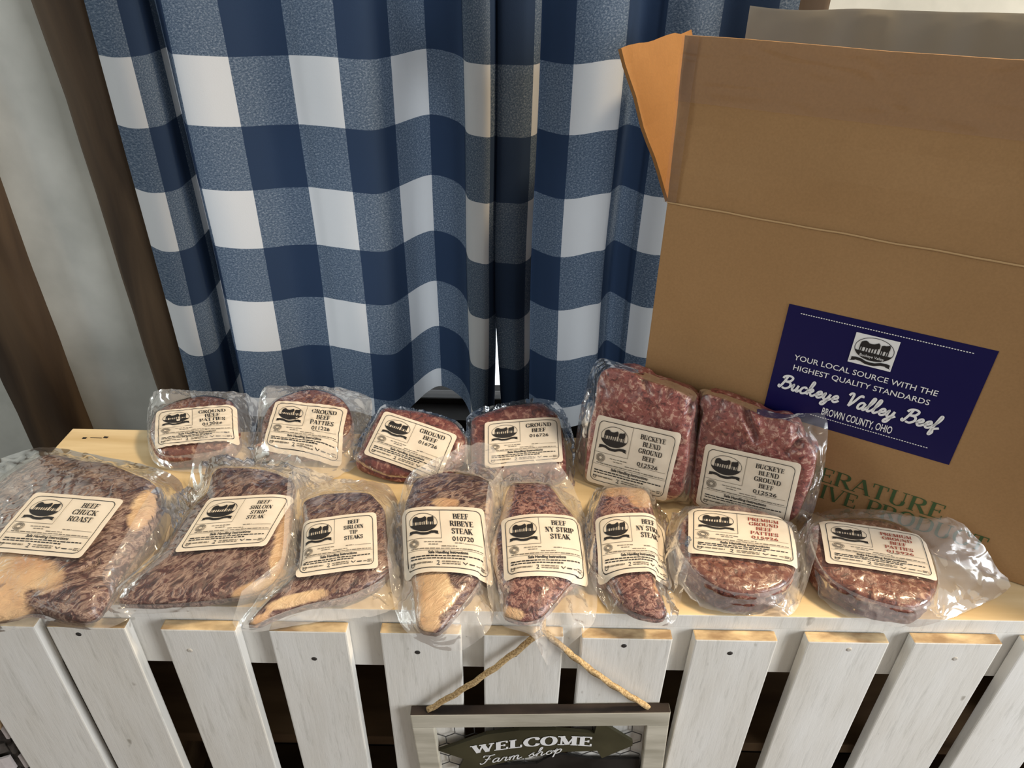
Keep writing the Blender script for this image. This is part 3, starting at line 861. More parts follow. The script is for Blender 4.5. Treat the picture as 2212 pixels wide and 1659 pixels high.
# grey plastic liner standing up out of the box against the back flap
vs, fs = [], []
nx, ny = 60, 22
for s_ in (0, 1):
    for i in range(nx+1):
        for j in range(ny+1):
            a, b = i/nx, j/ny
            w = .008*noise.noise(Vector((a*5, b*2.2, 1)))+.004*noise.noise(Vector((a*13, b*5, 7)))+.010*noise.noise(Vector((a*2.2, 3, 4)))*b
            vs.append(HF+BU*(.008+a*(BL-.03)-.014*(b-.5))+BW*(BD-.022+w-.0015*s_)+UZ*(lerp(-.25, FL+.014+.006*noise.noise(Vector((a*4, 9, 2)))+.010*a, b)))
kk = ny+1
off = (nx+1)*kk
for i in range(nx):
    for j in range(ny):
        fs += [(i*kk+j, (i+1)*kk+j, (i+1)*kk+j+1, i*kk+j+1), (off+i*kk+j, off+i*kk+j+1, off+(i+1)*kk+j+1, off+(i+1)*kk+j)]
tag(mesh_obj('plastic_liner', vs, fs, 'liner', None, True), 'grey plastic liner sheet standing up out of the cardboard box', 'liner')

# ------------------------------------------------------------------ welcome sign on twine
FY, FD = YSL-.001, .0115                        # back plane and depth of the frame
sx0, sx1, sz1, sz0 = -.102, .173, Zr(-.1290), Zr(-.445)
sign = tag(empty('welcome_sign', ((sx0+sx1)/2, FY-FD/2, sz0)), 'framed welcome sign with arrow and chicken wire hanging by twine on the slats', 'sign')
fw = .0235
fr = FY-FD
for nm, o_, ax, az in (('frame_rail', (sx0, sz1-fw), sx1-sx0, fw), ('frame_rail', (sx0, sz0), sx1-sx0, fw), ('frame_stile', (sx0, sz0+fw), fw, sz1-sz0-2*fw), ('frame_stile', (sx1-fw, sz0+fw), fw, sz1-sz0-2*fw)):
    m = MB()
    m.box((o_[0], fr, o_[1]), (ax, 0, 0), (0, FD, 0), (0, 0, az), 0, .0012)
    f = m.build(nm, ['frame_wood', 'frame_dark'], sign)
    for pl in f.data.polygons:
        if abs(pl.normal.z) > .9 and pl.center.z > sz1-.002:
            pl.material_index = 1
# chicken wire
m = MB()
hr = .0125
wy = FY-.002
ix0, ix1, iz0, iz1 = sx0+fw, sx1-fw, sz0+fw, sz1-fw
seen = set()
r_ = 0
z = iz0-hr
while z < iz1+hr:
    x = ix0-hr+(hr*math.sqrt(3)/2 if r_ % 2 else 0)
    while x < ix1+hr:
        c = [(x+hr*math.sin(a*math.pi/3), z+hr*math.cos(a*math.pi/3)) for a in range(6)]
        for a in range(6):
            p, q = c[a], c[(a+1) % 6]
            key = (round((p[0]+q[0])*2000), round((p[1]+q[1])*2000))
            if key in seen or not all(ix0-.002 < t[0] < ix1+.002 and iz0-.002 < t[1] < iz1+.002 for t in (p, q)):
                continue
            seen.add(key)
            m.tube([(p[0], wy, p[1]), (q[0], wy, q[1])], .00055, 5)
        x += hr*math.sqrt(3)
    z += hr*1.5
    r_ += 1
m.build('chicken_wire', 'wire', sign)
TILT = math.radians(2.8)
piv = Vector(((sx0+sx1)/2, 0, sz1))
for ch in sign.children:                       # the sign hangs slightly crooked
    for v in ch.data.vertices:
        d = v.co-piv
        v.co.x = piv.x+d.x*math.cos(TILT)-d.z*math.sin(TILT)
        v.co.z = piv.z+d.x*math.sin(TILT)+d.z*math.cos(TILT)
ayf = FY-.0095
def sg(px, py, y=ayf):
    p = ony(px, py, y)
    return p.x, p.z
def slab(name, pix, mat_, y, th, parent):
    p2 = [sg(a, b, y) for a, b in pix]
    n = len(p2)
    vs = [(a, y, b) for a, b in p2]+[(a, y+th, b) for a, b in p2]
    bm = bmesh.new()
    bv = [bm.verts.new(v) for v in vs]
    bm.faces.new(bv[:n])
    bm.faces.new(list(reversed(bv[n:])))
    for i in range(n):
        bm.faces.new((bv[i], bv[n+i], bv[n+(i+1) % n], bv[(i+1) % n]))
    bmesh.ops.recalc_face_normals(bm, faces=bm.faces)
    me = bpy.data.meshes.new(name)
    bm.to_mesh(me)
    bm.free()
    me.materials.append(M[mat_])
    o = bpy.data.objects.new(name, me)
    COL.objects.link(o)
    o.parent = parent
    o.matrix_parent_inverse = parent_mat(parent).inverted()
    return o
slab('lower_board', [(1010, 1655), (1160, 1650), (1200, 1628), (1280, 1640), (1330, 1640), (1382, 1640), (1380, 1700), (1330, 1760), (1000, 1770)], 'black_board', ayf+.0042, .0026, sign)
arrow = slab('arrow_board', [(948, 1622), (1050, 1587), (1120, 1578), (1200, 1577), (1284, 1585), (1289, 1568), (1310, 1568), (1367, 1603), (1366, 1611), (1300, 1638), (1290, 1622), (1220, 1624), (1120, 1640), (1050, 1656), (985, 1676), (1002, 1640)], 'olive', ayf, .004, sign)
k = Ink()
a, wd = serif('WELCOME', .24, .10, .36, .11, .05)
a0, a1 = sg(1020, 1627), sg(1278, 1611)
def bow(x, y):
    t = x/wd
    ax_ = lerp(a0[0], a1[0], t)
    base = lerp(a0[1], a1[1], t)+.010*math.sin(math.pi*t)*(.5+.5*t)
    hgt = lerp(.0150, .0175, t)
    return ax_, base+y*hgt
k.merge(a, bow)
a, wd2 = script('Farm shop', .085)
b0, b1 = sg(1036, 1650), sg(1215, 1624)
k.merge(a, lambda x, y: (lerp(b0[0], b1[0], x/wd2), lerp(b0[1], b1[1], x/wd2)+y*.0155))
mesh_obj('lettering', [(x, ayf-.0006-j, z) for (x, z), j in zip(k.v, k.z)], k.f, 'sticker_white', arrow)
# twine
apex = Vector((.034, YSL-.0042, Zr(-.006)))
for pt in ((-.083, sz1-.0048), (.150, sz1+.0066)):
    a = Vector((pt[0], FY-FD*.5, pt[1]))
    m = MB()
    n = 46
    pts = [a.lerp(apex, i/n)+Vector((0, -.003*math.sin(math.pi*i/n), -.003*math.sin(math.pi*i/n))) for i in range(n+1)]
    pts += [Vector((.034, YF-.0065, Zr(-.0005))), Vector((.034, YF-.001, Zr(.0030))), Vector((.034, YF+.014, Zr(.0028)))]   # over the edge, under the steak
    m.tube(pts, .0030, 9, 0.75, 3)
    m.build('twine', 'twine', sign, True)

# ------------------------------------------------------------------ woven basket on the floor past the end of the counter
bk = tag(empty('woven_basket', (-.80, .60, 0)), 'woven splint basket in pale grey, charcoal and tan beside the counter end', 'basket')
by, bx0, bx1, btop = .462, -.98, -.573, Zr(-.196)
row, sw_ = .030, .036
nrow = int(btop/row)
side = [((bx0, by, 0), Vector((1, 0, 0)), bx1-bx0, Vector((0, -1, 0))), ((bx1, by, 0), Vector((0, 1, 0)), .30, Vector((1, 0, 0)))]
for (o_, ax_, ln, nr) in side:
    nst = int(ln/sw_)
    for r_ in range(nrow-1, nrow-9, -1):
        for c_ in range(nst):
            over = (r_+c_+1) % 2
            mt = ('basket_a', 'basket_b')[over] if r_ % 3 else ('basket_c', 'basket_b')[over]
            q = Vector(o_)+ax_*(c_*sw_+.001)+UZ*(r_*row+.001)-nr*(.004 if over else 0)
            mb_ = MB()
            hgt = row-.005 if r_ % 3 else row*.55
            pts = []
            for i in range(5):
                t = i/4
                pts.append(q+ax_*(t*(sw_-.003))+nr*(.005*math.sin(math.pi*t)))
            vs = []
            for p in pts:
                vs += [p, p+UZ*hgt, p+UZ*hgt-nr*.003, p-nr*.003]
            fs = [(i*4+j, (i+1)*4+j, (i+1)*4+(j+1) % 4, i*4+(j+1) % 4) for i in range(4) for j in range(4)]+[(3, 2, 1, 0), (16, 17, 18, 19)]
            mb_.add(vs, fs)
            mb_.build('splint', mt, bk)
m = MB()
m.box((bx0, by+.006, 0), (bx1-bx0-.006, 0, 0), (0, .29, 0), (0, 0, btop-.02), 0, .002)
m.build('lining', 'basket_b', bk)
m = MB()
m.tube([(bx0, by, btop), (bx1, by, btop), (bx1, by+.3, btop), (bx0, by+.3, btop), (bx0, by, btop)], .008, 8)
m.build('rim', 'basket_c', bk)

# ------------------------------------------------------------------ vacuum packed meat
NT = 120
def polar(pix, c, n=NT):                        # outline sampled by pixel angle about c
    q = spline(pix, 10, True)
    pa = sorted((math.atan2(p[1]-c[1], p[0]-c[0]), math.hypot(p[0]-c[0], p[1]-c[1]), p[2] if len(p) > 2 else 0.0) for p in q)
    pa = [(pa[-1][0]-2*math.pi, pa[-1][1], pa[-1][2])]+pa+[(pa[0][0]+2*math.pi, pa[0][1], pa[0][2])]
    out, j = [], 0
    for i in range(n):
        t = -math.pi+2*math.pi*(i+.5)/n
        while pa[j+1][0] < t:
            j += 1
        a, b = pa[j], pa[j+1]
        f = (t-a[0])/((b[0]-a[0]) or 1)
        r = lerp(a[1], b[1], f)
        out.append((c[0]+math.cos(t)*r, c[1]+math.sin(t)*r, lerp(a[2], b[2], f)))
    return out

def print_label(lines, date, ink, L, parent, size=1.0):
    """black and grey print on a 102 x 80 mm label; L maps mm to the label's surface"""
    k, g = Ink(), Ink()
    W, H = 102., 80.
    def rrect(dst, x0, y0, x1, y1, r, w):
        pts = []
        for cx_, cy_, a0 in ((x1-r, y1-r, 0), (x0+r, y1-r, 90), (x0+r, y0+r, 180), (x1-r, y0+r, 270)):
            pts += [(cx_+r*math.cos(math.radians(a0+i*22.5)), cy_+r*math.sin(math.radians(a0+i*22.5))) for i in range(5)]
        pts.append(pts[0])
        fine = []
        for a, b in zip(pts, pts[1:]):
            n = max(1, int(math.hypot(b[0]-a[0], b[1]-a[1])/3))
            fine += [(lerp(a[0], b[0], i/n), lerp(a[1], b[1], i/n)) for i in range(n)]
        dst.ribbon(fine+[pts[0]], w)
    rrect(k, 5, 5, 97, 75, 6, .7)
    g.line((47, 75), (47, 39), .45)
    g.line((6, 39), (47, 39), .45)
    put(k, LOGO, 8.5, 42, .58, .60)
    # title
    n = len(lines)
    hh = 6.6 if n <= 3 else 5.4
    gap = hh*1.42
    y = 70-hh
    for ln in lines:
        a, wd = serif(ln, .20, .065, .32, .07, .05)
        centre(k if ink == 'ink' else REDK, a, 72, y, hh, min(46, wd*hh*.98))
        y -= gap
    if date:
        a = sans(date, .01)
        lo, hi = extent(a)
        centre(k if ink == 'ink' else REDK, a, 72, y+hh*.1, hh*1.15, 25)
    # round stamp
    for rr in (5.6, 4.2, 2.6):
        g.ribbon([(14+rr*math.cos(i*math.pi/9), 33+rr*.85*math.sin(i*math.pi/9)) for i in range(19)], .5 if rr > 5 else .9)
    rr_ = random.Random(3)
    def small(x0, x1, y, w, dst):
        x = x0
        while x < x1:
            l = rr_.uniform(2.2, 6)
            dst.line((x, y), (min(x+l, x1), y+rr_.uniform(-.1, .1)), w*rr_.uniform(.75, 1.15), 3)
            x += l+.9
    small(26, 47, 34.6, 1.0, g)
    small(31, 42, 31.8, .9, g)
    small(62, 72, 33.5, .9, g)
    g.line((73, 33), (94, 33), .4)
    small(46, 64, 29.6, .9, g)
    small(10, 94, 26.8, 1.0, g)
    g.line((6, 24.8), (96, 24.8), .35)
    centre(k, sans('Safe Handling Instructions', .03), 53, 20.6, 4.6, 46)
    small(9, 93, 18.0, 1.2, k)
    small(9, 72, 15.2, 1.2, k)
    small(9, 34, 10.8, 1.7, g)
    k.ribbon([(9, 12), (9, 8.5), (11, 7.6), (12.6, 8.8), (12.6, 12)], .7)
    k.ribbon([(39, 12), (41.5, 12), (41, 9.6), (38.6, 8.2), (42, 7.8)], .9)
    small(45, 66, 11.6, 1.3, g)
    small(45, 66, 9.2, 1.2, g)
    k.ribbon([(69, 11.5), (71.5, 9.2), (74, 11.4)], .9)
    k.line((76, 10), (82, 9.8), 1.1)
    small(84, 88, 9.8, 1.3, g)
    small(89, 95, 11, 1.3, g)
    small(89, 95, 9, 1.3, g)
    return k, g
REDK = Ink()

from mathutils.bvhtree import BVHTree
SURF, UPR, FILMS = [], [], []
def bvh_of(o):
    return BVHTree.FromPolygons([v.co for v in o.data.vertices], [tuple(p.vertices) for p in o.data.polygons])
def drape(vs, m0, nr, me_id):
    """lay the loose film over whatever already lies there, and up against the standing blocks"""
    lift = [[0.0]*NT for _ in range(nr)]
    for j in range(nr):
        for i in range(NT):
            P = vs[m0+j*NT+i]
            for a0, a1, pp, U, Nn, front, th in UPR:
                d = (P-pp).dot(Nn)
                if a0 < (P-pp).dot(U) < a1 and -th-.03 < d < front:
                    P = P+Nn*(front-d)
            vs[m0+j*NT+i] = P
            if P.y < YF-.004:
                continue
            top = None
            for nid, upr, bv in SURF:
                if nid == me_id or upr:
                    continue
                h = bv.ray_cast(Vector((P.x, P.y, ZS+.12)), Vector((0, 0, -1)))
                if h[0] is not None and h[0].z < ZS+.09 and (top is None or h[0].z > top):
                    top = h[0].z
            if top is not None and top+.0026 > P.z:
                lift[j][i] = top+.0026-P.z
    for _ in range(5):
        lift = [[max(lift[j][i], .8*max(lift[j][i-1], lift[j][(i+1) % NT], lift[max(j-1, 0)][i] if j else 0, lift[min(j+1, nr-1)][i])) if vs[m0+j*NT+i].y > YF-.004 else lift[j][i] for i in range(NT)] for j in range(nr)]
    for j in range(nr):
        for i in range(NT):
            if lift[j][i]:
                vs[m0+j*NT+i] = vs[m0+j*NT+i]+Vector((0, 0, lift[j][i]))

def package(name, label, cat, group, meat_px, meat_mat, zf, zb, bulge, lab_px, lines, date=None, bag=None, ink='ink', p=3.0, upright=None, fat=(), rough=.0012, rscale=60, seed=0, film='film', thick=.04, bottom_in=.95, layers=None, crease=0.0, pinch=(), crinkle=0.0):
    global REDK
    REDK = Ink()
    cpx = (sum(q[0] for q in meat_px)/len(meat_px), sum(q[1] for q in meat_px)/len(meat_px))
    ring = polar(meat_px, cpx)
    if upright:
        base, lean = upright
        pp = onz(*base, .002)
        U, V = BU, (UZ*math.cos(lean)+BW*math.sin(lean))
        Nn = U.cross(V).normalized()
        pp = pp
    else:
        pf = max(meat_px, key=lambda q: q[1])
        pb = min(meat_px, key=lambda q: q[1])
        yf, yb = onz(pf[0], pf[1], zf).y, onz(pb[0], pb[1], zb).y
        sl = (zb-zf)/(yb-yf)
        U, V = Vector((1, 0, 0)), Vector((0, 1, sl)).normalized()
        Nn = U.cross(V).normalized()
        pp = Vector((0, yf, Zr(zf)))
    C = onplane(*cpx, pp, Nn)
    O3 = [onplane(q[0], q[1], pp, Nn) for q in ring]
    loc = [((o-C).dot(U), (o-C).dot(V)) for o in O3]
    # the outline as a function of angle in the local plane
    la = sorted((math.atan2(b, a), math.hypot(a, b)) for a, b in loc)
    la = [(la[-1][0]-2*math.pi, la[-1][1])]+la+[(la[0][0]+2*math.pi, la[0][1])]
    import bisect
    keys = [t[0] for t in la]
    def rout(a, b):
        t = math.atan2(b, a)
        j = max(0, min(len(la)-2, bisect.bisect(keys, t)-1))
        f = (t-la[j][0])/((la[j+1][0]-la[j][0]) or 1)
        return lerp(la[j][1], la[j+1][1], f)
    def hgt(a, b):
        r = math.hypot(a, b)
        s = r/rout(a, b) if r > 1e-6 else 0
        if s < 1:
            return bulge*(1-s**p)**.5
        return -min(.018, (s-1)*rout(a, b)*.9)
    def W3(a, b, c):
        return C+U*a+V*b+Nn*c
    root = empty(name, Vector((C.x, C.y, ZS)))
    tag(root, label, cat, group)
    # --- meat
    ss = [0.0]+[1-(1-i/30)**1.5 for i in range(1, 31)]
    vs, fs, att = [], [], []
    def lump(P, amp):
        v = noise.fractal(P*rscale, .9, 2.0, 3)
        c = -abs(noise.noise(P*22+Vector((seed, 0, 0))))*crease
        return (v-.9)*amp*.55+c
    vs.append(W3(0, 0, bulge+lump(C, rough)))
    for s in ss[1:]:
        for a, b in loc:
            P = W3(a*s, b*s, bulge*max(0, 1-s**p)**.5)
            vs.append(P+Nn*lump(P+Vector((seed, 0, 0)), rough))
    for i in range(NT):
        fs.append((0, 1+i, 1+(i+1) % NT))
    def ringf(base):
        for i in range(NT):
            j = (i+1) % NT
            fs.append((base+i, base+NT+i, base+NT+j, base+j))
    for r in range(len(ss)-2):
        ringf(1+r*NT)
    nb = 1+(len(ss)-2)*NT
    nside = 10
    foot = []
    for (a, b), o in zip(loc, O3):
        if upright:
            f_ = W3(a*bottom_in, b*bottom_in, -thick)
            if f_.z < ZS+.002:
                f_.z = ZS+.002
        else:
            f_ = W3(a*bottom_in, b*bottom_in, 0)
            f_.z = ZS+.0015
        foot.append(f_)
    for j in range(1, nside+1):
        t = j/nside
        for i, o in enumerate(O3):
            P = o.lerp(foot[i], t)
            outw = (o-C)
            outw -= Nn*outw.dot(Nn)
            outw.normalize()
            bul = math.sin(math.pi*t)*.0035
            if layers:
                bul = .004*abs(math.sin(math.pi*t*layers))
            P += outw*(bul+lump(P+Vector((seed, 0, 0)), rough))
            vs.append(P)
        ringf(nb+(j-1)*NT)
    nb += nside*NT
    cfoot = sum(foot, Vector())/NT
    vs.append(cfoot)
    for i in range(NT):
        fs.append((nb+i, len(vs)-1, nb+(i+1) % NT))
    for x1, y1, x2, y2, wpx, dep in pinch:
        for i_, v in enumerate(vs):
            x, y = proj(Vector(v))
            l2 = (x2-x1)**2+(y2-y1)**2
            t = max(0, min(1, ((x-x1)*(x2-x1)+(y-y1)*(y2-y1))/l2))
            d = math.hypot(x-x1-t*(x2-x1), y-y1-t*(y2-y1))/wpx
            if d < 3:
                vs[i_] = v-Nn*dep*(math.exp(-d*d)-.35*math.exp(-((d-1.7)/.7)**2))*(1-.6*t)
    for v in vs:                                # all of it rests on the board
        v.z = max(v.z, ZS+.0006)
    mo = mesh_obj('meat', vs, fs, meat_mat, root, True)
    at = mo.data.attributes.new('fat', 'FLOAT', 'POINT')
    vals = []
    for v in vs:
        x, y = proj(Vector(v))
        f = 0.0
        for fx, fy, frx, fry, fa in fat:
            ca, sa = math.cos(math.radians(fa)), math.sin(math.radians(fa))
            dx, dy = (x-fx)*ca+(y-fy)*sa, -(x-fx)*sa+(y-fy)*ca
            f = max(f, 1.15-.6*math.hypot(dx/frx, dy/fry))
        vals.append(min(1, max(0, f)))
    at.data.foreach_set('value', vals)
    # --- paper label and its print
    tl, tr, bl = [onplane(q[0], q[1], pp+Nn*bulge*.8, Nn) for q in lab_px]
    def lo(q):
        d = q-C
        return Vector((d.dot(U), d.dot(V)))
    tl, tr, bl = lo(tl), lo(tr), lo(bl)
    ex, ey = (tr-tl)/102., (tl-bl)/80.
    def L(x, y, up_):
        ab = bl+ex*x+ey*y
        wv = .0005*noise.noise(Vector((x*.06+seed, y*.08, 3)))
        if crinkle:
            wv += crinkle*abs(noise.noise(Vector((x*.10+y*.03+seed, y*.22, 6))))
        return W3(ab.x, ab.y, hgt(ab.x, ab.y)+.0024+wv+up_)
    nx, ny = 44, 34
    rc = 5.0
    def pt(i, j, up_):
        x, y = 102.*i/nx, 80.*j/ny
        # rounded corners: pull points outside the corner arc onto it
        cx_, cy_ = min(max(x, rc), 102-rc), min(max(y, rc), 80-rc)
        d = math.hypot(x-cx_, y-cy_)
        if d > rc:
            x, y = cx_+(x-cx_)*rc/d, cy_+(y-cy_)*rc/d
        return L(x, y, up_)
    vs = [pt(i, j, 0) for i in range(nx+1) for j in range(ny+1)]
    kk = ny+1
    fs = [(i*kk+j, (i+1)*kk+j, (i+1)*kk+j+1, i*kk+j+1) for i in range(nx) for j in range(ny)]
    lb = mesh_obj('paper_label', vs, fs, 'paper', root, True)
    lb['label'] = 'cream paper label with black print and a cattle emblem'
    k, g = print_label(lines, date, ink, L, lb)
    mesh_obj('black_print', [L(x, y, .0006+j) for (x, y), j in zip(k.v, k.z)], k.f, 'ink', lb)
    mesh_obj('small_print', [L(x, y, .0005+j) for (x, y), j in zip(g.v, g.z)], g.f, 'grey_ink', lb)
    if REDK.v:
        mesh_obj('red_print', [L(x, y, .0006+j) for (x, y), j in zip(REDK.v, REDK.z)], REDK.f, 'red_ink', lb)
    name_id = root.name
    SURF.append((name_id, bool(upright), bvh_of(mo)))
    SURF.append((name_id, bool(upright), bvh_of(lb)))
    if upright:
        al = [a for a, b in loc]
        UPR.append(((C-pp).dot(U)+min(al)-.006, (C-pp).dot(U)+max(al)+.006, pp, U, Nn, bulge+.0045, thick))
    def build_film():
        # --- film: over the meat, then the loose margin of the bag (built last, so that it drapes over its neighbours)
        bag_ = 1.07 if bag is None else bag
        if isinstance(bag_, (int, float)):
            bag_ = [(cpx[0]+(q[0]-cpx[0])*bag_, cpx[1]+(q[1]-cpx[1])*bag_) for q in meat_px]
        bring = polar([(q[0], q[1], q[2] if len(q) > 2 else .003) for q in bag_], cpx)
        vs, fs = [W3(0, 0, bulge+.0012)], []
        ss2 = [1-(1-i/16)**1.5 for i in range(1, 17)]
        for s in ss2:
            for a, b in loc:
                h = bulge*max(0, 1-s**p)**.5
                vs.append(W3(a*s*1.012, b*s*1.012, h+.0011+.0004*noise.noise(Vector((a*90, b*90, seed)))))
        def ringf(base):
            for i in range(NT):
                j = (i+1) % NT
                fs.append((base+i, base+NT+i, base+NT+j, base+j))
        for i in range(NT):
            fs.append((0, 1+i, 1+(i+1) % NT))
        for r in range(len(ss2)-1):
            ringf(1+r*NT)
        nb = 1+(len(ss2)-1)*NT
        nm_ = 16
        B3d = []
        for i, q in enumerate(bring):
            if upright:
                b3 = onplane(q[0], q[1], pp-Nn*thick*.45, Nn)
                b3 += Nn*q[2]
                b3.z = max(b3.z, ZS+.002)
            else:
                b3 = onz(q[0], q[1], q[2])
                if b3.y < YF-.003:
                    b3 = ony(q[0], q[1], YSL-.021)
                    if b3.z > ZS+.001:
                        b3 = onz(q[0], q[1], .004)
                elif (b3-P0).dot(BW) > -.006 and (b3-P0).dot(BU) > 0:
                    b3 = onplane(q[0], q[1], P0-BW*.007, BW)
            B3d.append(b3)
        for j in range(1, nm_+1):
            t = j/nm_
            for i in range(NT):
                e = W3(loc[i][0]*1.012, loc[i][1]*1.012, .0011)
                b3 = B3d[i]
                P = e.lerp(b3, t)
                th = 2*math.pi*i/NT
                wr = noise.noise(Vector((math.cos(th)*7+seed, math.sin(th)*7, t*1.5)))+.6*noise.noise(Vector((math.cos(th)*19+seed, math.sin(th)*19, t*4)))
                wid = (b3-e).length
                am = min(.010, wid*.22)*math.sin(math.pi*min(1, t*1.02)*.85)
                if upright:
                    P += Nn*(wr*am*.8)
                    P.z = max(P.z, ZS+.0015)
                else:
                    if b3.y > YF-.002:
                        P.z = lerp(b3.z, e.z, (1-t)**1.7)
                    else:
                        P.z = lerp(b3.z, e.z, (1-t)**.9)
                    if b3.z > ZS-.01:
                        P.z += abs(wr)*am
                    else:
                        P.y -= abs(wr)*am
                    if P.y > YF-.002:
                        P.z = max(P.z, ZS+.0015)
                    over = (P-P0).dot(BW)+.003
                    if over > 0 and (P-P0).dot(BU) > -.003:
                        P -= BW*over
                vs.append(P)
            ringf(nb+(j-1)*NT)
        nin = NT*len(ss2)
        for v in vs:
            if v.y > YF-.002:
                v.z = max(v.z, ZS+.0011)
        m0 = 1+len(ss2)*NT
        if not upright:
            drape(vs, m0, nm_, name_id)
        bo = mesh_obj('vacuum_bag', vs, fs, ['film_tight', film], root, True, [0]*nin+[1]*(len(fs)-nin))
        SURF.append((name_id, bool(upright), bvh_of(bo)))
    FILMS.append(build_film)
    return root

GP, GG, GK = 'beef patty packages', 'ground beef packages', 'strip steak packages'
# back row
package('beef_patties_package', 'vacuum-packed beef patties under a crinkled label, next to the timber post', 'packaged meat', GP,
        [(341, 974), (325, 937), (336, 895), (368, 874), (402, 863), (440, 856), (481, 862), (503, 872), (510, 910), (512, 937), (492, 965), (458, 976), (413, 982), (368, 985)],
        'patty', .022, .044, .006, [(338, 892), (510, 876), (334, 970)], ['GROUND', 'BEEF', 'PATTIES'], '012026',
        [(318, 930), (326, 862, .03), (352, 842, .05), (440, 846, .04), (520, 850, .03), (562, 880), (548, 950), (540, 1010), (440, 1022), (338, 1004)], p=5, layers=2, seed=1, film='film_stiff', crinkle=.0022)
package('beef_patties_package', 'round vacuum-packed beef patties with a crinkled label, between patties and ground beef', 'packaged meat', GP,
        [(569, 969), (567, 928), (573, 895), (594, 867), (616, 856), (650, 845), (684, 843), (718, 852), (745, 870), (759, 904), (754, 933), (729, 953), (702, 965), (650, 972), (605, 969)],
        'patty', .022, .046, .006, [(597, 868), (752, 884), (566, 968)], ['GROUND', 'BEEF', 'PATTIES'], '011226',
        [(556, 930), (568, 842, .05), (640, 836, .04), (700, 836, .03), (796, 858, .02), (800, 920), (790, 990), (700, 1042), (600, 1030), (545, 985)], p=5, layers=2, seed=5, film='film_stiff', crinkle=.0022)
package('ground_beef_package', 'dark red ground beef brick set askew with its label tilted', 'packaged meat', GG,
        [(828, 883), (862, 885), (918, 893), (977, 912), (1000, 937), (1009, 957), (1000, 985), (981, 1003), (952, 1030), (918, 1032), (850, 1030), (816, 1020), (783, 1003), (770, 989), (783, 966), (805, 919)],
        'ground_red', .010, .054, .010, [(831, 889), (989, 942), (785, 982)], ['GROUND', 'BEEF'], '016726', 1.06, p=5, rough=.002, rscale=70, seed=9)
package('ground_beef_package', 'dark red ground beef brick set straight, beside the tall pink blocks', 'packaged meat', GG,
        [(1020, 906), (1054, 892), (1099, 878), (1167, 872), (1189, 885), (1205, 899), (1219, 953), (1223, 1007), (1214, 1030), (1178, 1037), (1122, 1037), (1065, 1030), (1024, 1021), (1018, 976), (1018, 930)],
        'ground_red', .010, .056, .010, [(1047, 915), (1210, 902), (1047, 1013)], ['GROUND', 'BEEF'], '016726',
        [(1008, 930), (1012, 898), (1060, 878), (1170, 862), (1215, 885), (1240, 950), (1242, 1010), (1236, 1058), (1180, 1052), (1060, 1046), (1010, 1030)], p=5, rough=.002, rscale=70, seed=13)
BLN = ['BUCKEYE', 'BLEND', 'GROUND', 'BEEF']
package('ground_beef_package', 'tall pink ground beef block standing against the near corner of the box', 'packaged meat', GG,
        [(1292, 812), (1323, 795), (1372, 806), (1394, 820), (1451, 839), (1491, 860), (1502, 879), (1497, 912), (1491, 944), (1488, 990), (1480, 1031), (1472, 1068), (1445, 1082), (1410, 1080), (1356, 1066), (1288, 1053), (1263, 1039), (1266, 990), (1272, 923), (1285, 868)],
        'ground_pink', 0, 0, .010, [(1293, 893), (1475, 934), (1266, 1037)], BLN, '012526',
        [(1246, 950), (1264, 850), (1290, 778), (1332, 780), (1400, 805), (1470, 830), (1506, 850), (1510, 900), (1502, 1000), (1492, 1085), (1440, 1094), (1350, 1078), (1270, 1060), (1246, 1040)],
        p=6, upright=((1370, 1070), math.radians(11)), rough=.0035, rscale=75, seed=17, thick=.044, crease=.006, pinch=((1388, 812, 1402, 850, 6, .009), (1448, 836, 1440, 860, 6, .008), (1494, 862, 1486, 890, 7, .009), (1300, 815, 1312, 850, 8, .006)))
package('ground_beef_package', 'tall pink ground beef block leaning on the printed face of the box', 'packaged meat', GG,
        [(1518, 887), (1513, 868), (1526, 852), (1559, 860), (1608, 879), (1654, 901), (1695, 906), (1722, 923), (1735, 947), (1760, 972), (1762, 1004), (1752, 1045), (1735, 1085), (1716, 1121), (1681, 1132), (1627, 1128), (1559, 1112), (1505, 1097), (1494, 1080), (1499, 1004), (1512, 923)],
        'ground_pink', 0, 0, .010, [(1526, 955), (1734, 999), (1503, 1088)], BLN, '012526',
        [(1511, 872), (1514, 840), (1560, 848), (1680, 890), (1740, 890), (1786, 900), (1784, 990), (1770, 1060), (1745, 1130), (1690, 1146), (1504, 1108), (1493, 1082), (1498, 1004), (1511, 923)],
        p=6, upright=((1610, 1133), math.radians(9)), rough=.0035, rscale=75, seed=21, thick=.036, crease=.006, pinch=((1606, 878, 1634, 948, 8, .012), (1560, 862, 1545, 900, 8, .006), (1738, 946, 1700, 978, 7, .009), (1720, 920, 1722, 960, 8, .006)))
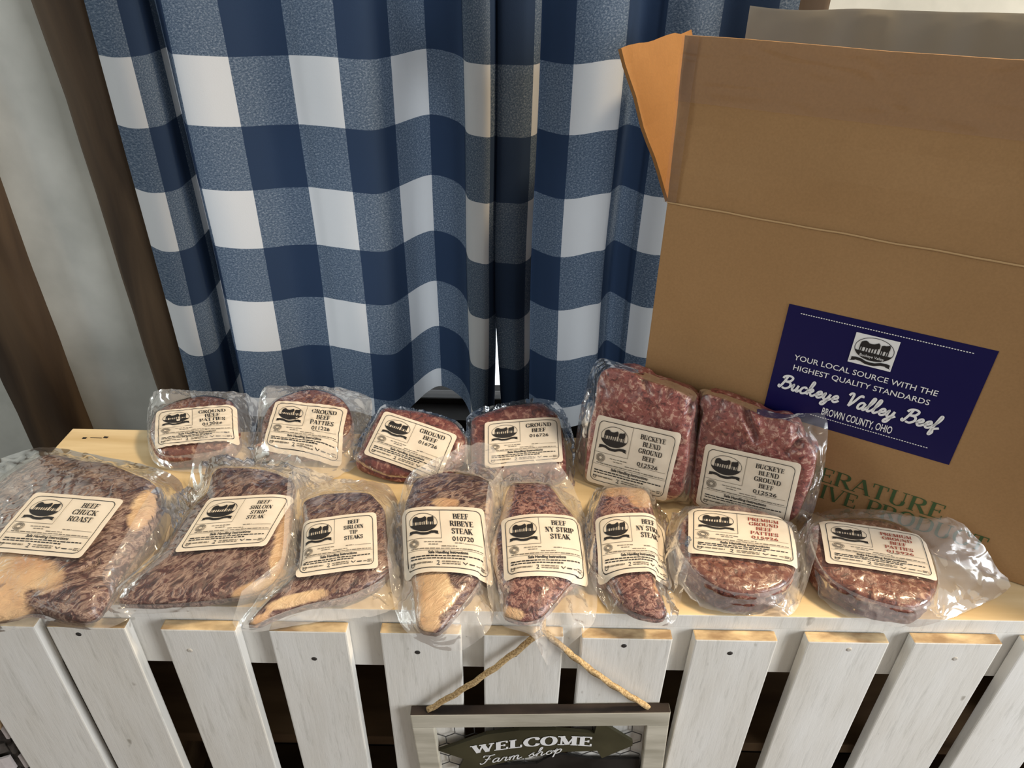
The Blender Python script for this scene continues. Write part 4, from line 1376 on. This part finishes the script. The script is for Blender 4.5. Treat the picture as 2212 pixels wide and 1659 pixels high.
# front row
package('chuck_roast_package', 'thick vacuum-packed chuck roast with a pale fat corner at the counter end', 'packaged meat', None,
        [(-72, 1150), (-35, 1080), (0, 1048), (60, 1004), (105, 985), (167, 995), (239, 1007), (298, 1028), (340, 1052), (356, 1078), (348, 1115), (326, 1155), (293, 1203), (262, 1250), (235, 1298), (205, 1338), (150, 1344), (80, 1325), (20, 1338), (-60, 1345), (-105, 1260)],
        'steak_a', .011, .050, .024, [(83, 1072), (274, 1087), (-26, 1198)], ['BEEF', 'CHUCK', 'ROAST'], None,
        [(-120, 1150), (-40, 1020), (20, 985), (110, 968), (200, 983), (330, 1010), (395, 1050), (385, 1150), (330, 1250), (285, 1330), (215, 1360), (100, 1352), (30, 1362), (-80, 1375), (-150, 1300)],
        p=5, fat=((40, 1235, 90, 42, 8), (0, 1310, 60, 40, 0), (310, 1100, 22, 50, 30)), rough=.004, rscale=34, seed=25, crease=.005, pinch=((356, 1072, 300, 1086, 7, .008), (210, 1215, 60, 1285, 6, .004)))
package('sirloin_steak_package', 'dark sirloin strip steak in clear film, broad with a pale fat edge beside the roast', 'packaged meat', None,
        [(464, 1017), (507, 1011), (567, 1013), (614, 1027), (637, 1046), (635, 1090), (630, 1141), (622, 1196), (609, 1230), (588, 1260), (552, 1280), (477, 1294), (358, 1304), (262, 1304), (254, 1294), (298, 1248), (352, 1198), (388, 1141), (424, 1090), (448, 1063)],
        'steak_b', .014, .044, .012, [(452, 1082), (636, 1069), (378, 1199)], ['BEEF', 'SIRLOIN', 'STRIP', 'STEAK'], None,
        [(405, 1060), (440, 1000), (470, 985), (560, 985), (660, 1010, .02), (668, 1080), (655, 1180), (645, 1290), (600, 1322), (440, 1320), (262, 1328), (235, 1308), (300, 1220), (355, 1140)],
        p=4, fat=((612, 1180, 20, 80, 12), (556, 1270, 50, 14, -20)), rough=.003, rscale=38, seed=29, crease=.003, pinch=((642, 1045, 590, 1068, 6, .006),))
package('sirloin_steak_package', 'sirloin tip steaks with a red pointed tip hanging past the counter edge', 'packaged meat', None,
        [(656, 1085), (694, 1066), (729, 1063), (792, 1064), (813, 1080), (831, 1103), (834, 1143), (839, 1190), (848, 1221), (831, 1245), (795, 1268), (742, 1289), (664, 1306), (598, 1328), (543, 1352), (537, 1328), (571, 1305), (608, 1281), (636, 1256), (652, 1220), (656, 1180), (655, 1120)],
        'steak_b', .012, .038, .012, [(648, 1131), (813, 1108), (640, 1254)], ['BEEF', 'SIRLOIN', 'TIP', 'STEAKS'], None,
        [(650, 1050), (720, 1038), (830, 1048), (866, 1110), (866, 1210), (862, 1300), (815, 1330), (700, 1342), (548, 1366), (502, 1346), (530, 1305), (610, 1262), (630, 1150)],
        p=3.5, fat=((640, 1296, 70, 12, -14), (560, 1340, 20, 10, -30)), rough=.003, rscale=38, seed=33, film='film_stiff', crease=.003)
package('ribeye_steak_package', 'narrow ribeye steak with a wide yellow fat end in loose clear film', 'packaged meat', None,
        [(897, 1040), (926, 1027), (978, 1021), (1031, 1030), (1060, 1050), (1064, 1095), (1057, 1150), (1042, 1235), (1025, 1270), (1004, 1300), (978, 1334), (950, 1364), (926, 1364), (907, 1358), (899, 1340), (896, 1295), (888, 1245), (876, 1216), (872, 1148), (873, 1098), (884, 1066)],
        'steak_a', .014, .044, .013, [(866, 1099), (1045, 1101), (872, 1240)], ['BEEF', 'RIBEYE', 'STEAK'], '010720',
        [(866, 1080), (880, 1030, .03), (918, 1006, .055), (1000, 1008), (1076, 1025), (1085, 1120), (1066, 1250), (1062, 1350), (1000, 1402), (930, 1396), (866, 1350), (842, 1250), (850, 1150)],
        p=3, fat=((928, 1275, 45, 55, 0), (960, 1085, 30, 10, 5), (1055, 1150, 12, 80, 5), (925, 1340, 24, 26, 0)), rough=.003, rscale=38, seed=37, film='film_stiff')
package('strip_steak_package', 'plump strip steak whose bag corner hangs down over the twine', 'packaged meat', GK,
        [(1105, 1048), (1134, 1045), (1173, 1046), (1192, 1055), (1216, 1089), (1241, 1120), (1254, 1157), (1260, 1205), (1255, 1243), (1228, 1267), (1197, 1304), (1170, 1333), (1137, 1343), (1105, 1336), (1088, 1326), (1088, 1289), (1074, 1253), (1062, 1210), (1060, 1178), (1072, 1145), (1086, 1101), (1093, 1067)],
        'steak_c', .012, .036, .017, [(1082, 1121), (1254, 1112), (1089, 1253)], ['BEEF', 'NY STRIP', 'STEAK'], None,
        [(1062, 1090), (1100, 1032), (1200, 1034), (1248, 1080), (1274, 1160), (1284, 1260), (1285, 1340), (1232, 1392), (1182, 1436), (1150, 1375), (1080, 1348), (1052, 1290), (1048, 1180)],
        p=2.6, fat=((1090, 1080, 16, 50, 15), (1105, 1325, 26, 14, 10), (1066, 1190, 8, 60, 0)), rough=.003, rscale=42, seed=41, film='film_stiff')
package('strip_steak_package', 'slim strip steak with a fat cap at the end touching the pink block', 'packaged meat', GK,
        [(1305, 1058), (1330, 1053), (1366, 1053), (1395, 1060), (1409, 1096), (1419, 1145), (1421, 1217), (1416, 1265), (1426, 1294), (1438, 1313), (1440, 1328), (1428, 1337), (1402, 1333), (1366, 1321), (1337, 1299), (1313, 1260), (1283, 1243), (1271, 1210), (1279, 1164), (1281, 1116), (1294, 1080)],
        'steak_c', .012, .036, .016, [(1286, 1117), (1442, 1111), (1294, 1245)], ['BEEF', 'NY STRIP', 'STEAK'], None,
        [(1268, 1120), (1300, 1044), (1400, 1046), (1438, 1090), (1450, 1180), (1482, 1236), (1470, 1300), (1456, 1345), (1400, 1352), (1330, 1332), (1280, 1290), (1262, 1200)],
        p=2.8, fat=((1380, 1075, 30, 18, 30), (1330, 1062, 40, 10, 0), (1418, 1220, 8, 50, 0)), rough=.003, rscale=42, seed=45)
PP = ['PREMIUM', 'GROUND', 'BEEF', 'PATTIES']
package('beef_patties_package', 'round stack of beef patties with red label print beside the strip steak', 'packaged meat', GP,
        [(1463, 1164), (1474, 1125), (1500, 1102), (1550, 1092), (1610, 1094), (1670, 1114), (1706, 1146), (1719, 1192), (1714, 1236), (1692, 1266), (1649, 1280), (1606, 1282), (1563, 1273), (1520, 1250), (1485, 1215), (1466, 1185)],
        'patty', .032, .040, .006, [(1487, 1098), (1712, 1122), (1485, 1198)], PP, '015926',
        [(1440, 1160), (1470, 1088), (1560, 1076), (1690, 1092), (1740, 1120, .02), (1748, 1190), (1742, 1260), (1712, 1326), (1640, 1330), (1560, 1324), (1480, 1298), (1438, 1245)], 'red', p=7, layers=3, rough=.003, rscale=75, seed=49, film='film_stiff')
package('beef_patties_package', 'stack of beef patties with red label print and a wide loose bag at the box', 'packaged meat', GP,
        [(1750, 1158), (1760, 1137), (1796, 1124), (1850, 1121), (1921, 1128), (1975, 1155), (2007, 1192), (2022, 1240), (2022, 1270), (2004, 1300), (1970, 1312), (1921, 1306), (1867, 1290), (1814, 1263), (1778, 1232), (1755, 1196)],
        'patty', .028, .040, .006, [(1768, 1124), (1996, 1158), (1783, 1219)], PP, '015926',
        [(1733, 1150), (1780, 1106), (1900, 1102), (1995, 1120, .03), (2045, 1118, .06), (2095, 1148, .03), (2150, 1225), (2182, 1270), (2110, 1312), (2040, 1340), (1960, 1356), (1850, 1340), (1770, 1292), (1733, 1225)], 'red', p=7, layers=3, rough=.003, rscale=75, seed=53, film='film_stiff')
for f_ in FILMS:
    f_()
